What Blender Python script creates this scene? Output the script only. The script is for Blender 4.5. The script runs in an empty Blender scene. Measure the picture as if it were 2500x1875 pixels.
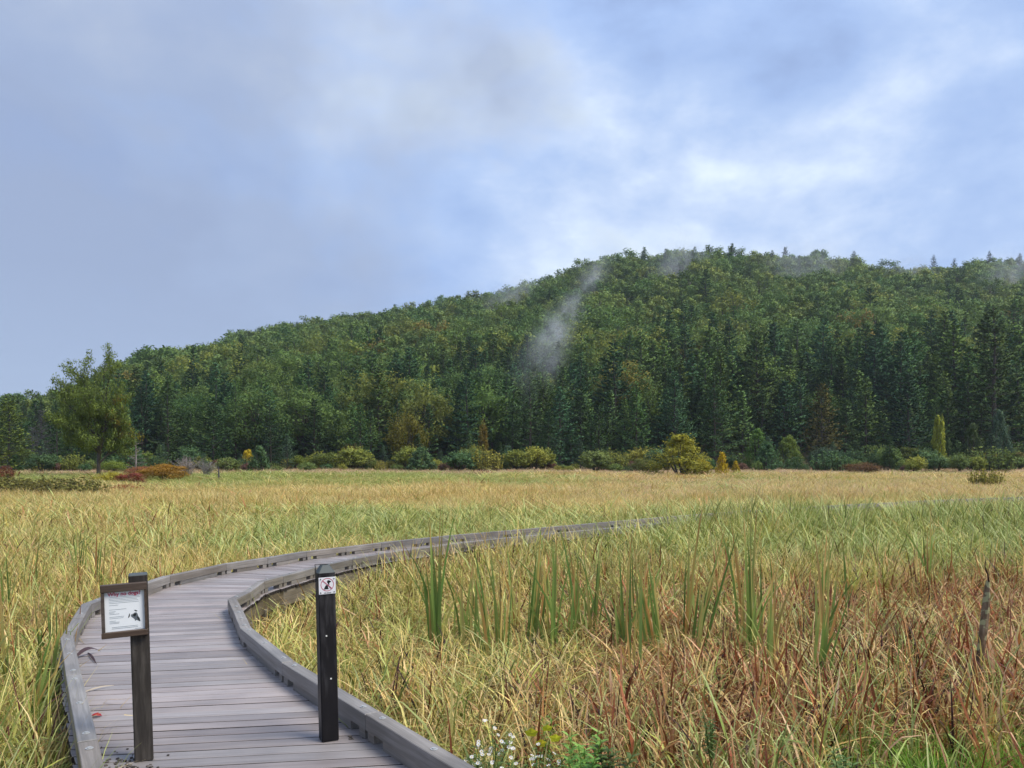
import bpy, math, random
import numpy as np
from mathutils import Vector, Matrix

random.seed(7)
rng = np.random.default_rng(7)
R = math.radians
scene = bpy.context.scene
col = scene.collection

# ------------------------------------------------------------------ camera
F_PX, CX, HOR, EYE = 1900.0, 1250.0, 1136.0, 1.6      # focal length and horizon of the 2500 px wide photograph
cd = bpy.data.cameras.new("camera"); cam = bpy.data.objects.new("camera", cd); col.objects.link(cam)
cd.sensor_width = 36.0; cd.lens = F_PX / 2500.0 * 36.0
cd.shift_y = (HOR - 937.5) / 2500.0
cd.clip_start = 0.05; cd.clip_end = 8000.0
cam.location = (0, 0, EYE); cam.rotation_euler = (R(90), 0, 0)
scene.camera = cam

# ------------------------------------------------------------------ sun, sky, exposure
SUN_EL, SUN_AZ = 54.0, 112.0                 # azimuth measured from the view direction towards the right
sd_ = Vector((math.sin(R(SUN_AZ)) * math.cos(R(SUN_EL)), math.cos(R(SUN_AZ)) * math.cos(R(SUN_EL)), math.sin(R(SUN_EL))))
sl = bpy.data.lights.new("sun", 'SUN'); sl.energy = 1.5; sl.angle = R(26); sl.color = (1.0, 0.93, 0.82)
so = bpy.data.objects.new("sun", sl); col.objects.link(so)
so.rotation_euler = (-sd_).to_track_quat('-Z', 'Y').to_euler()

world = bpy.data.worlds.new("World"); scene.world = world; world.use_nodes = True
wt = world.node_tree; wt.nodes.clear()
def N(t, kind, **kw):
    n = t.nodes.new(kind)
    for k, v in kw.items(): setattr(n, k, v)
    return n
def math_node(t, op, a, b=None, clamp=False):
    n = t.nodes.new('ShaderNodeMath'); n.operation = op; n.use_clamp = clamp
    for i, v in enumerate((a, b)):
        if v is None: continue
        if isinstance(v, (int, float)): n.inputs[i].default_value = v
        else: t.links.new(v, n.inputs[i])
    return n.outputs[0]
def ramp(t, fac, stops, interp='LINEAR'):
    n = t.nodes.new('ShaderNodeValToRGB'); n.color_ramp.interpolation = interp
    e = n.color_ramp.elements
    while len(e) < len(stops): e.new(0.5)
    for i, (p, c) in enumerate(stops):
        e[i].position = p; e[i].color = (c[0], c[1], c[2], 1) if hasattr(c, '__len__') else (c, c, c, 1)
    t.links.new(fac, n.inputs[0])
    return n.outputs[0]
def mix_rgb(t, blend, fac, a, b):
    n = t.nodes.new('ShaderNodeMix'); n.data_type = 'RGBA'; n.blend_type = blend
    for s, v in ((0, fac), (6, a), (7, b)):
        if isinstance(v, (int, float)): n.inputs[s].default_value = v if s == 0 else (v, v, v, 1)
        elif isinstance(v, tuple): n.inputs[s].default_value = v if len(v) == 4 else v + (1,)
        else: t.links.new(v, n.inputs[s])
    return n.outputs[2]

sky = N(wt, 'ShaderNodeTexSky', sky_type='NISHITA'); sky.sun_disc = False
sky.sun_elevation = R(SUN_EL); sky.sun_rotation = R(SUN_AZ)
tc = N(wt, 'ShaderNodeTexCoord')
sep = N(wt, 'ShaderNodeSeparateXYZ'); wt.links.new(tc.outputs['Generated'], sep.inputs[0])
zz = math_node(wt, 'ADD', math_node(wt, 'MAXIMUM', sep.outputs[2], 0.0), 0.32)
comb = N(wt, 'ShaderNodeCombineXYZ')
wt.links.new(math_node(wt, 'DIVIDE', sep.outputs[0], zz), comb.inputs[0])
wt.links.new(math_node(wt, 'DIVIDE', sep.outputs[1], zz), comb.inputs[1])
def wnoise(scale, detail, rough, dist, off, sc=(1, 1, 1), src=None):
    m = N(wt, 'ShaderNodeMapping'); m.inputs['Location'].default_value = off; m.inputs['Scale'].default_value = sc
    m.inputs['Rotation'].default_value = (0, 0, R(-12))
    wt.links.new(src or comb.outputs[0], m.inputs[0])
    n = N(wt, 'ShaderNodeTexNoise'); n.inputs['Scale'].default_value = scale; n.inputs['Detail'].default_value = detail
    n.inputs['Roughness'].default_value = rough; n.inputs['Distortion'].default_value = dist
    wt.links.new(m.outputs[0], n.inputs['Vector'])
    return n.outputs[0]
n1 = wnoise(1.3, 6, 0.55, 0.3, (23.37, 36.17, 0), (0.9, 1.0, 1))
n2 = wnoise(3.6, 9, 0.57, 0.12, (37.16, 34.26, 39.64), (0.9, 1.0, 1.5), tc.outputs['Generated'])
n3 = wnoise(1.7, 5, 0.54, 0.3, (26.85, 6.52, 34.43), (0.9, 1.0, 1.3), tc.outputs['Generated'])
n4 = wnoise(1.9, 4, 0.5, 0.2, (38.59, 36.19, 22.76), (0.9, 1.0, 1.5), tc.outputs['Generated'])
# the cloud deck is thinner towards the hidden sun on the right
dotn = N(wt, 'ShaderNodeVectorMath', operation='DOT_PRODUCT'); wt.links.new(tc.outputs['Generated'], dotn.inputs[0])
dotn.inputs[1].default_value = Vector((0.42, 0.80, 0.36)).normalized()
near_sun = math_node(wt, 'MULTIPLY', math_node(wt, 'SUBTRACT', dotn.outputs['Value'], 0.80), 0.34)
near_sun = math_node(wt, 'MAXIMUM', near_sun, -0.035)
fac = math_node(wt, 'ADD', math_node(wt, 'MULTIPLY', n1, 0.28), math_node(wt, 'MULTIPLY', math_node(wt, 'ADD', math_node(wt, 'MULTIPLY', n2, 1.15), math_node(wt, 'MULTIPLY', n4, 0.75)), 0.43))
fac = math_node(wt, 'ADD', math_node(wt, 'ADD', fac, near_sun), -0.048)
fac = math_node(wt, 'ADD', math_node(wt, 'MULTIPLY', math_node(wt, 'SUBTRACT', fac, 0.53), 1.5), 0.52)
cloud = ramp(wt, fac, [(0.40, (2.45, 3.35, 5.5)), (0.48, (3.05, 4.2, 6.7)), (0.55, (3.7, 4.85, 7.2)), (0.61, (4.8, 5.8, 7.7)), (0.70, (7.0, 7.9, 8.6))])
grey = math_node(wt, 'ADD', math_node(wt, 'ADD', math_node(wt, 'MULTIPLY', n3, 0.62), math_node(wt, 'MULTIPLY', n2, 0.42)), math_node(wt, 'MULTIPLY', math_node(wt, 'SUBTRACT', 0.88, dotn.outputs['Value']), 0.55))
grey = ramp(wt, grey, [(0.52, 0.0), (0.63, 1.0)])
cloud = mix_rgb(wt, 'MIX', math_node(wt, 'MULTIPLY', grey, 0.72), cloud, (2.75, 3.3, 4.6))
hor = ramp(wt, sep.outputs[2], [(0.0, 1.0), (0.22, 0.0)])
cloud = mix_rgb(wt, 'MIX', math_node(wt, 'MULTIPLY', hor, 0.40), cloud, (3.75, 4.85, 6.9))
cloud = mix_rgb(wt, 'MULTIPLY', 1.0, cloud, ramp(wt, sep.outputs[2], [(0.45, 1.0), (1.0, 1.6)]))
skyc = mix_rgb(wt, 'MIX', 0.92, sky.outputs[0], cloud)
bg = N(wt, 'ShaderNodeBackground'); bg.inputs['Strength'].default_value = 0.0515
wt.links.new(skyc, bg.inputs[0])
wo = N(wt, 'ShaderNodeOutputWorld'); wt.links.new(bg.outputs[0], wo.inputs[0])

vs = scene.view_settings; vs.view_transform = 'Standard'; vs.look = 'None'; vs.gamma = 1.0; vs.use_curve_mapping = False
vs.exposure = 1.42
cy = scene.cycles
cy.use_denoising = True; cy.max_bounces = 6; cy.diffuse_bounces = 3; cy.glossy_bounces = 2; cy.transmission_bounces = 4
cy.volume_bounces = 0; cy.transparent_max_bounces = 8; cy.use_adaptive_sampling = True; cy.adaptive_threshold = 0.02
cy.caustics_reflective = False; cy.caustics_refractive = False

# ------------------------------------------------------------------ helpers
def px(x, y, z=0.0):
    """world point at height z that the photograph shows at pixel x, y"""
    Y = (EYE - z) * F_PX / (y - HOR)
    return np.array([(x - CX) / F_PX * Y, Y])
def smooth(a, b, x):
    t = np.clip((np.asarray(x, float) - a) / (b - a), 0, 1); return t * t * (3 - 2 * t)
def nz(x, y, s, seed=0):
    """value noise 0..1 on the plane, feature size s"""
    x = np.asarray(x, float) / s + seed * 17.31; y = np.asarray(y, float) / s + seed * 5.77
    xi, yi = np.floor(x).astype(np.int64), np.floor(y).astype(np.int64)
    fx, fy = x - xi, y - yi; fx = fx * fx * (3 - 2 * fx); fy = fy * fy * (3 - 2 * fy)
    def h(a, b):
        n = (a * 374761393 + b * 668265263 + seed * 974711) & 0x7fffffff
        n = ((n ^ (n >> 13)) * 1274126177) & 0x7fffffff
        return ((n ^ (n >> 16)) & 0xffff) / 65535.0
    return (h(xi, yi) * (1 - fx) + h(xi + 1, yi) * fx) * (1 - fy) + (h(xi, yi + 1) * (1 - fx) + h(xi + 1, yi + 1) * fx) * fy

def soft_normals(me, nr):
    """leaves take the rounded shading of the clump they belong to"""
    a = np.array(nr, np.float32)
    if a.size and np.abs(a).max() > 0: me.normals_split_custom_set_from_vertices(a.tolist())
class MB:
    """collects vertices, faces and a per-vertex 'tone' value"""
    def __init__(s): s.v, s.f, s.t, s.n, s.mi, s.nr = [], [], [], 0, [], []
    def add(s, verts, faces, tone=0.5, mi=0, nrm=None):
        if nrm is not None and not hasattr(nrm[0], '__len__'): nrm = [tuple(nrm)] * len(verts)
        s.nr.extend(nrm if nrm is not None else [(0.0, 0.0, 0.0)] * len(verts))
        s.v.extend([tuple(map(float, p)) for p in verts]); s.t.extend([tone] * len(verts) if not hasattr(tone, '__len__') else tone)
        s.f.extend([tuple(i + s.n for i in f) for f in faces]); s.mi.extend([mi] * len(faces)); s.n += len(verts)
    def box(s, c, d, tone=0.5, M=None, bev=0.0, mi=0):
        x, y, z = (q / 2 for q in d)
        b = min(bev, x * .9, y * .9, z * .9)
        if b <= 0:
            P = [(-x,-y,-z),(x,-y,-z),(x,y,-z),(-x,y,-z),(-x,-y,z),(x,-y,z),(x,y,z),(-x,y,z)]
            Fc = [(0,3,2,1),(4,5,6,7),(0,1,5,4),(1,2,6,5),(2,3,7,6),(3,0,4,7)]
        else:
            P = []
            for (zz_, ins) in ((-z, b), (-z + b, 0), (z - b, 0), (z, b)):
                P += [(-x+ins,-y+ins,zz_),(x-ins,-y+ins,zz_),(x-ins,y-ins,zz_),(-x+ins,y-ins,zz_)]
            Fc = [(0,3,2,1),(12,13,14,15)]
            for k in range(3):
                for j in range(4):
                    a, b2 = k*4+j, k*4+(j+1)%4; Fc.append((a, b2, b2+4, a+4))
        P = [Vector(p) for p in P]
        if M is not None: P = [M @ p for p in P]
        s.add([(p[0]+c[0], p[1]+c[1], p[2]+c[2]) for p in P], Fc, tone, mi)
    def tube(s, pts, rad, seg=6, tone=0.5, cap=True, mi=0):
        pts = [Vector(p) for p in pts]; n = len(pts)
        rad = rad if hasattr(rad, '__len__') else [rad] * n
        V, Fc = [], []
        for i, p in enumerate(pts):
            d = (pts[min(i+1, n-1)] - pts[max(i-1, 0)]).normalized()
            a = d.orthogonal().normalized() if abs(d.z) < .95 else d.cross(Vector((0,1,0))).normalized()
            if abs(d.z) < .95: a = d.cross(Vector((0,0,1))).normalized()
            b = d.cross(a)
            for k in range(seg):
                an = 2*math.pi*k/seg; V.append(p + (a*math.cos(an) + b*math.sin(an))*rad[i])
        for i in range(n-1):
            for k in range(seg):
                k2 = (k+1) % seg; Fc.append((i*seg+k, i*seg+k2, (i+1)*seg+k2, (i+1)*seg+k))
        if cap: Fc.append(tuple(range(seg-1,-1,-1))); Fc.append(tuple((n-1)*seg+k for k in range(seg)))
        s.add(V, Fc, tone, mi)
    def mesh(s, name, mats):
        me = bpy.data.meshes.new(name); me.from_pydata(s.v, [], s.f); me.update()
        a = me.attributes.new('tone', 'FLOAT', 'POINT'); a.data.foreach_set('value', np.array(s.t, np.float32))
        for m in (mats if isinstance(mats, (list, tuple)) else [mats]): me.materials.append(m)
        if any(s.mi): me.polygons.foreach_set('material_index', np.array(s.mi, np.int32))
        soft_normals(me, s.nr)
        return me
    def build(s, name, mats, parent=None, **kw):
        return link(name, s.mesh(name, mats), parent, **kw)
def link(name, me, parent=None, loc=(0,0,0), rz=0.0):
    o = bpy.data.objects.new(name, me); col.objects.link(o); o.location = loc
    if rz: o.rotation_euler = (0, 0, rz)
    if parent is not None: o.parent = parent
    return o
def tag(o, label=None, cat=None, group=None, kind=None):
    for k, v in (('label', label), ('category', cat), ('group', group), ('kind', kind)):
        if v: o[k] = v
    return o
def thing(name, label, cat, loc=(0,0,0), rz=0.0, group=None):
    o = bpy.data.objects.new(name, None); col.objects.link(o); o.location = loc; o.rotation_euler = (0, 0, rz)
    o.empty_display_size = 0.2
    return tag(o, label, cat, group)

# ------------------------------------------------------------------ materials
def new_mat(name):
    m = bpy.data.materials.new(name); m.use_nodes = True; t = m.node_tree; t.nodes.clear()
    out = N(t, 'ShaderNodeOutputMaterial'); return m, t, out
def plain(name, c, rough=0.6, spec=0.4, metal=0.0):
    m, t, out = new_mat(name); p = N(t, 'ShaderNodeBsdfPrincipled')
    p.inputs['Base Color'].default_value = (*c, 1); p.inputs['Roughness'].default_value = rough
    p.inputs['Specular IOR Level'].default_value = spec; p.inputs['Metallic'].default_value = metal
    t.links.new(p.outputs[0], out.inputs[0]); return m
def leaf_mat(name, stops=None, objcolor=False, trans=0.35, rough=0.55, wr=0.35, vary=0.25, spec=0.25):
    """leaf colour from the per-blade 'tone' and a random value per plant"""
    m, t, out = new_mat(name)
    at = N(t, 'ShaderNodeAttribute', attribute_name='tone'); oi = N(t, 'ShaderNodeObjectInfo')
    if objcolor:
        v = math_node(t, 'ADD', math_node(t, 'MULTIPLY', at.outputs['Fac'], 0.9), 0.55)
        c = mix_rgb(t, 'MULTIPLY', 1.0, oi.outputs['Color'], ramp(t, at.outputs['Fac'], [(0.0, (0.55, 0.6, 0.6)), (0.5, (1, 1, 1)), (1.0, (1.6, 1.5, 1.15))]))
    else:
        v = math_node(t, 'ADD', math_node(t, 'MULTIPLY', at.outputs['Fac'], 1.0 - wr), math_node(t, 'MULTIPLY', oi.outputs['Random'], wr), clamp=True)
        c = ramp(t, v, stops)
    hs = N(t, 'ShaderNodeHueSaturation'); t.links.new(c, hs.inputs['Color'])
    r2 = math_node(t, 'FRACT', math_node(t, 'MULTIPLY', oi.outputs['Random'], 37.7))
    t.links.new(math_node(t, 'ADD', math_node(t, 'MULTIPLY', r2, vary * 2), 1.0 - vary), hs.inputs['Value'])
    r3 = math_node(t, 'FRACT', math_node(t, 'MULTIPLY', oi.outputs['Random'], 91.3))
    t.links.new(math_node(t, 'ADD', math_node(t, 'MULTIPLY', r3, 0.03), 0.485), hs.inputs['Hue'])
    p = N(t, 'ShaderNodeBsdfPrincipled'); p.inputs['Roughness'].default_value = rough; p.inputs['Specular IOR Level'].default_value = spec
    t.links.new(hs.outputs[0], p.inputs['Base Color'])
    tr = N(t, 'ShaderNodeBsdfTranslucent'); t.links.new(hs.outputs[0], tr.inputs[0])
    mx = N(t, 'ShaderNodeMixShader'); mx.inputs[0].default_value = trans
    t.links.new(p.outputs[0], mx.inputs[1]); t.links.new(tr.outputs[0], mx.inputs[2]); t.links.new(mx.outputs[0], out.inputs[0])
    return m
def wood_mat(name, stops, along=(1.2, 26, 26), rough=(0.35, 0.7), bump=0.25, vary=0.3, lichen=None, spec=0.5, sat=(0.5, 0.9)):
    m, t, out = new_mat(name)
    tc = N(t, 'ShaderNodeTexCoord'); oi = N(t, 'ShaderNodeObjectInfo')
    mp = N(t, 'ShaderNodeMapping'); mp.inputs['Scale'].default_value = along
    t.links.new(tc.outputs['Object'], mp.inputs[0])
    ofs = N(t, 'ShaderNodeVectorMath', operation='ADD'); t.links.new(mp.outputs[0], ofs.inputs[0])
    cb = N(t, 'ShaderNodeCombineXYZ')
    for k, q in enumerate((91.0, 57.0, 33.0)): t.links.new(math_node(t, 'MULTIPLY', oi.outputs['Random'], q), cb.inputs[k])
    t.links.new(cb.outputs[0], ofs.inputs[1])
    n = N(t, 'ShaderNodeTexNoise'); n.inputs['Scale'].default_value = 1.6; n.inputs['Detail'].default_value = 6; n.inputs['Roughness'].default_value = 0.65
    t.links.new(ofs.outputs[0], n.inputs['Vector'])
    big = N(t, 'ShaderNodeTexNoise'); big.inputs['Scale'].default_value = 2.2; big.inputs['Detail'].default_value = 3
    o2 = N(t, 'ShaderNodeVectorMath', operation='ADD'); t.links.new(tc.outputs['Object'], o2.inputs[0]); t.links.new(cb.outputs[0], o2.inputs[1])
    t.links.new(o2.outputs[0], big.inputs['Vector'])
    v = math_node(t, 'ADD', math_node(t, 'MULTIPLY', n.outputs[0], 0.6), math_node(t, 'MULTIPLY', big.outputs[0], 0.4))
    c = ramp(t, v, stops)
    hs = N(t, 'ShaderNodeHueSaturation'); t.links.new(c, hs.inputs['Color'])
    t.links.new(math_node(t, 'ADD', math_node(t, 'MULTIPLY', oi.outputs['Random'], vary * 2), 1 - vary), hs.inputs['Value'])
    r3 = math_node(t, 'FRACT', math_node(t, 'MULTIPLY', oi.outputs['Random'], 53.3))
    t.links.new(math_node(t, 'ADD', math_node(t, 'MULTIPLY', r3, sat[1]), sat[0]), hs.inputs['Saturation'])
    c = hs.outputs[0]
    if lichen:
        ln = N(t, 'ShaderNodeTexNoise'); ln.inputs['Scale'].default_value = 17; ln.inputs['Detail'].default_value = 4
        t.links.new(tc.outputs['Object'], ln.inputs['Vector'])
        c = mix_rgb(t, 'MIX', ramp(t, ln.outputs[0], [(0.53, 0), (0.57, 1)]), c, lichen)
    p = N(t, 'ShaderNodeBsdfPrincipled'); t.links.new(c, p.inputs['Base Color']); p.inputs['Specular IOR Level'].default_value = spec
    t.links.new(ramp(t, big.outputs[0], [(0.3, rough[0]), (0.7, rough[1])]), p.inputs['Roughness'])
    b = N(t, 'ShaderNodeBump'); b.inputs['Strength'].default_value = bump; b.inputs['Distance'].default_value = 0.004
    t.links.new(n.outputs[0], b.inputs['Height']); t.links.new(b.outputs[0], p.inputs['Normal'])
    t.links.new(p.outputs[0], out.inputs[0]); return m

M_plank = wood_mat('weathered_plank', [(0.2, (0.13, 0.105, 0.096)), (0.5, (0.285, 0.235, 0.222)), (0.8, (0.42, 0.36, 0.345))], rough=(0.34, 0.66), vary=0.20, sat=(0.45, 0.4))
M_edge = plain('dark_plank_edge', (0.035, 0.03, 0.027), 0.8, 0.1)  # gap shade, along with edge dirt, painted into the plank side faces
M_rail = wood_mat('weathered_rail', [(0.25, (0.10, 0.09, 0.075)), (0.5, (0.205, 0.187, 0.168)), (0.75, (0.36, 0.335, 0.31))], rough=(0.4, 0.7), vary=0.15)
M_beam = wood_mat('damp_beam', [(0.25, (0.06, 0.05, 0.035)), (0.5, (0.15, 0.125, 0.09)), (0.75, (0.27, 0.24, 0.19))])
M_post = wood_mat('dark_post', [(0.25, (0.014, 0.011, 0.009)), (0.5, (0.040, 0.033, 0.027)), (0.72, (0.105, 0.09, 0.074))], along=(26, 26, 2.4), vary=0.05, rough=(0.45, 0.75), spec=0.25)
M_black = wood_mat('black_post', [(0.25, (0.006, 0.006, 0.007)), (0.5, (0.013, 0.012, 0.013)), (0.70, (0.060, 0.058, 0.060))], along=(22, 22, 3.0), vary=0.02, rough=(0.4, 0.7), spec=0.25)
M_frame = wood_mat('dark_frame', [(0.25, (0.028, 0.017, 0.011)), (0.5, (0.062, 0.041, 0.029)), (0.75, (0.15, 0.11, 0.085))], along=(3, 40, 40), vary=0.1)
M_cap = plain('post_cap_grey', (0.07, 0.085, 0.085), 0.55)
M_stake = wood_mat('lichen_stake', [(0.3, (0.04, 0.026, 0.015)), (0.5, (0.12, 0.082, 0.05)), (0.7, (0.24, 0.175, 0.115))], along=(22, 22, 5), lichen=(0.34, 0.33, 0.19), spec=0.02, sat=(0.9, 0.3))
M_bark = wood_mat('bark', [(0.25, (0.02, 0.016, 0.012)), (0.5, (0.05, 0.04, 0.03)), (0.75, (0.09, 0.075, 0.06))], along=(8, 8, 1.5), vary=0.2)
M_deadwood = wood_mat('dead_wood', [(0.25, (0.14, 0.12, 0.11)), (0.5, (0.24, 0.21, 0.20)), (0.75, (0.36, 0.33, 0.31))], along=(8, 8, 1.5), vary=0.2)
M_steel = plain('galvanised', (0.45, 0.46, 0.45), 0.4, 0.5, 0.3)
M_paper = plain('notice_paper', (0.84, 0.88, 0.91), 0.35, 0.5)
M_plate = plain('white_plate', (0.80, 0.80, 0.83), 0.35, 0.5)
M_red = plain('red_print', (0.55, 0.03, 0.09), 0.5)
M_ring = plain('ring_print', (0.45, 0.05, 0.10), 0.5)
M_ink = plain('black_print', (0.012, 0.014, 0.016), 0.5)
M_greyink = plain('grey_print', (0.30, 0.35, 0.38), 0.5)
M_midink = plain('mid_grey_print', (0.12, 0.14, 0.16), 0.5)
M_white = plain('white_plastic', (0.8, 0.8, 0.76), 0.4)

STRAW = (0.62, 0.42, 0.13); TAN = (0.55, 0.40, 0.20)
M_sedge = leaf_mat('sedge', [(0.0, (0.14, 0.17, 0.03)), (0.3, (0.34, 0.36, 0.07)), (0.55, (0.56, 0.52, 0.13)), (0.8, (0.66, 0.58, 0.22)), (1.0, (0.58, 0.38, 0.16))], trans=0.22, wr=0.20, vary=0.38)
M_dry = leaf_mat('dry_grass', [(0.0, (0.30, 0.15, 0.05)), (0.25, (0.56, 0.37, 0.11)), (0.55, (0.70, 0.52, 0.19)), (0.85, (0.76, 0.60, 0.30)), (1.0, (0.44, 0.44, 0.13))], trans=0.22, wr=0.20, vary=0.38)
M_rust = leaf_mat('rust_sedge', [(0.0, (0.07, 0.018, 0.012)), (0.25, (0.21, 0.062, 0.026)), (0.5, (0.42, 0.17, 0.062)), (0.75, (0.60, 0.34, 0.15)), (1.0, (0.66, 0.46, 0.28))], trans=0.22, wr=0.20, vary=0.38)
M_green = leaf_mat('green_grass', [(0.0, (0.11, 0.16, 0.035)), (0.3, (0.27, 0.33, 0.075)), (0.6, (0.42, 0.47, 0.14)), (0.85, (0.55, 0.58, 0.26)), (1.0, (0.60, 0.49, 0.17))], trans=0.22, wr=0.20, vary=0.38)
M_dark = leaf_mat('dead_stalks', [(0.0, (0.016, 0.007, 0.007)), (0.6, (0.05, 0.02, 0.015)), (1.0, (0.15, 0.055, 0.03))], trans=0.1)
M_meadow = leaf_mat('meadow_straw', [(0.0, (0.40, 0.26, 0.06)), (0.35, (0.63, 0.47, 0.16)), (0.7, (0.74, 0.60, 0.27)), (1.0, (0.78, 0.66, 0.38))], wr=0.6)
M_pink = leaf_mat('pale_reed', [(0.0, (0.46, 0.29, 0.15)), (0.5, (0.62, 0.44, 0.27)), (1.0, (0.70, 0.54, 0.36))], wr=0.5)
M_mgreen = leaf_mat('meadow_green', [(0.0, (0.19, 0.23, 0.05)), (0.4, (0.34, 0.39, 0.09)), (0.75, (0.46, 0.47, 0.15)), (1.0, (0.58, 0.52, 0.22))], wr=0.5)
M_lawn = leaf_mat('lawn', [(0.0, (0.09, 0.20, 0.02)), (0.5, (0.18, 0.36, 0.03)), (1.0, (0.30, 0.46, 0.06))])
M_cat = leaf_mat('cattail_leaf', [(0.0, (0.10, 0.18, 0.04)), (0.4, (0.20, 0.30, 0.07)), (0.7, (0.36, 0.43, 0.12)), (0.88, (0.58, 0.42, 0.14)), (1.0, (0.42, 0.18, 0.06))], wr=0.12)
M_leaf = leaf_mat('foliage', objcolor=True, trans=0.35, vary=0.12, spec=0.08)
M_needle = leaf_mat('needles', objcolor=True, trans=0.12, vary=0.38, spec=0.06)
M_fpine = leaf_mat('forest_needles', [(0.0, (0.030, 0.075, 0.034)), (0.4, (0.060, 0.12, 0.044)), (0.75, (0.10, 0.17, 0.055)), (1.0, (0.16, 0.215, 0.065))], trans=0.12, wr=0.6, vary=0.25, spec=0.06)
M_fleaf = leaf_mat('forest_leaves', [(0.0, (0.070, 0.14, 0.048)), (0.35, (0.12, 0.20, 0.058)), (0.65, (0.18, 0.25, 0.066)), (0.9, (0.27, 0.29, 0.066)), (1.0, (0.34, 0.27, 0.06))], trans=0.22, wr=0.6, vary=0.25, spec=0.06)
M_soil = None

# ------------------------------------------------------------------ ground and hill
RIDGE = [(-600, 1075), (-200, 1070), (0, 1065), (200, 1020), (300, 950), (395, 893), (486, 850), (616, 812), (735, 786), (859, 778), (1017, 750), (1130, 727), (1277, 708),
         (1356, 680), (1412, 648), (1480, 628), (1616, 620), (1672, 614), (1808, 618), (1921, 624), (2034, 634), (2124, 650), (2215, 656), (2317, 650), (2407, 634), (2500, 640), (2800, 640), (3400, 690)]
RX = np.array([(a - CX) / F_PX * 400 for a, b in RIDGE]); RZ = np.array([EYE + (HOR - b) * 400 / F_PX - 13.0 for a, b in RIDGE])
def meadow_z(X, Y):
    return -0.55 + 1.25 * smooth(38, 135, Y) + 0.05 * (nz(X, Y, 6, 3) - .5)
def ground_z(X, Y):
    X = np.asarray(X, float); Y = np.asarray(Y, float)
    t = np.clip((Y - 138) / (400 - 138), 0, 1)
    rz_ = np.interp(X * 400 / np.maximum(Y, 330), RX, RZ)
    h = np.maximum(rz_, 4) * (t ** 1.08) + t * (1 - t) * 26 * (nz(X, Y, 90, 11) - .5) + np.minimum(t * 6, 1) * 3 * (nz(X, Y, 30, 12) - .5)
    back = smooth(405, 760, Y)
    return meadow_z(X, Y) + h * (1 - 0.9 * back)

def soil_mat(name, a, b):
    m, t, out = new_mat(name); n = N(t, 'ShaderNodeTexNoise'); n.inputs['Scale'].default_value = 1.7; n.inputs['Detail'].default_value = 8
    tc = N(t, 'ShaderNodeTexCoord'); t.links.new(tc.outputs['Object'], n.inputs['Vector'])
    p = N(t, 'ShaderNodeBsdfPrincipled'); t.links.new(ramp(t, n.outputs[0], [(0.35, a), (0.65, b)]), p.inputs['Base Color']); p.inputs['Roughness'].default_value = 0.85
    t.links.new(p.outputs[0], out.inputs[0]); return m
def grid(name, xs, ys, zf, m):
    XX, YY = np.meshgrid(xs, ys); ZZ = zf(XX, YY)
    V = np.stack([XX, YY, ZZ], -1).reshape(-1, 3); nx = len(xs)
    Fc = [(j*nx+i, j*nx+i+1, (j+1)*nx+i+1, (j+1)*nx+i) for j in range(len(ys)-1) for i in range(nx-1)]
    me = bpy.data.meshes.new(name); me.from_pydata(V.tolist(), [], Fc); me.update(); me.materials.append(m)
    me.polygons.foreach_set('use_smooth', [True]*len(Fc))
    return link(name, me)
xs = np.concatenate([[-1000, -800], np.linspace(-600, 600, 121), [800, 1000]])
ys = np.concatenate([[-300, -150, -60], np.arange(-20, 140, 4.0), np.arange(140, 460, 7.0), [480, 520, 580, 660, 760, 1000, 1200]])
M_soil = soil_mat('marsh_soil', (0.035, 0.028, 0.014), (0.10, 0.08, 0.035))
g = grid('ground', xs, ys, lambda X, Y: np.where(Y > 800, -1.0, ground_z(X, Y)), M_soil)
tag(g, kind='structure')

# ------------------------------------------------------------------ boardwalk
Lpx = [(214,1809),(180,1648),(163,1555),(190,1509),(211,1475),(290,1445),(407,1406),(546,1377),(648,1362),(744,1346),(840,1335),(927,1325),(1024,1315),(1111,1306),(1245,1294.5),(1370,1284),(1500,1272.5),(1645,1260),(1831,1246),(2068,1232),(2306,1220),(2500,1213)]
Rpx = [(910,1740),(704,1616),(600,1533),(581,1490),(567,1462),(601,1445),(637,1419),(684,1406),(760,1386),(854,1365),(934,1350)]
ZT = 0.15
L = [px(*p, z=ZT) for p in Lpx]; Rr = [px(*p, z=ZT) for p in Rpx]
d = (L[0]-L[1]); d /= np.linalg.norm(d); L.insert(0, L[0] + d*1.4)
d = (Rr[0]-Rr[1]); d /= np.linalg.norm(d); Rr.insert(0, Rr[0] + d*1.45)
dend = L[-1]-L[-2]; L.append(L[-1] + dend*1.0); L.append(L[-1] + dend*1.2)
L = np.array(L); Rr = np.array(Rr)
# beyond the bend the right rail keeps its distance to the left one
def tangent(P, i):
    a, b = P[max(i-1,0)], P[min(i+1,len(P)-1)]; t_ = b-a; return t_/np.linalg.norm(t_)
i0 = int(np.argmin(np.linalg.norm(L - px(1024,1315,ZT), axis=1)))
W_FAR = 1.22
ext = []
for i in range(i0, len(L)):
    t_ = tangent(L, i); q = L[i] + np.array([t_[1], -t_[0]])*W_FAR
    if (q[0] > Rr[-1][0] + .45) if not ext else True: ext.append(q)
Rr = np.vstack([Rr, np.array(ext)])
def resample(P, ds):
    s = np.r_[0, np.cumsum(np.linalg.norm(np.diff(P, axis=0), axis=1))]
    q = np.arange(0, s[-1], ds); return np.stack([np.interp(q, s, P[:,0]), np.interp(q, s, P[:,1])], 1), q
deck = thing('boardwalk', 'weathered grey plank boardwalk with low curb rails curving away through the marsh', 'boardwalk')
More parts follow.
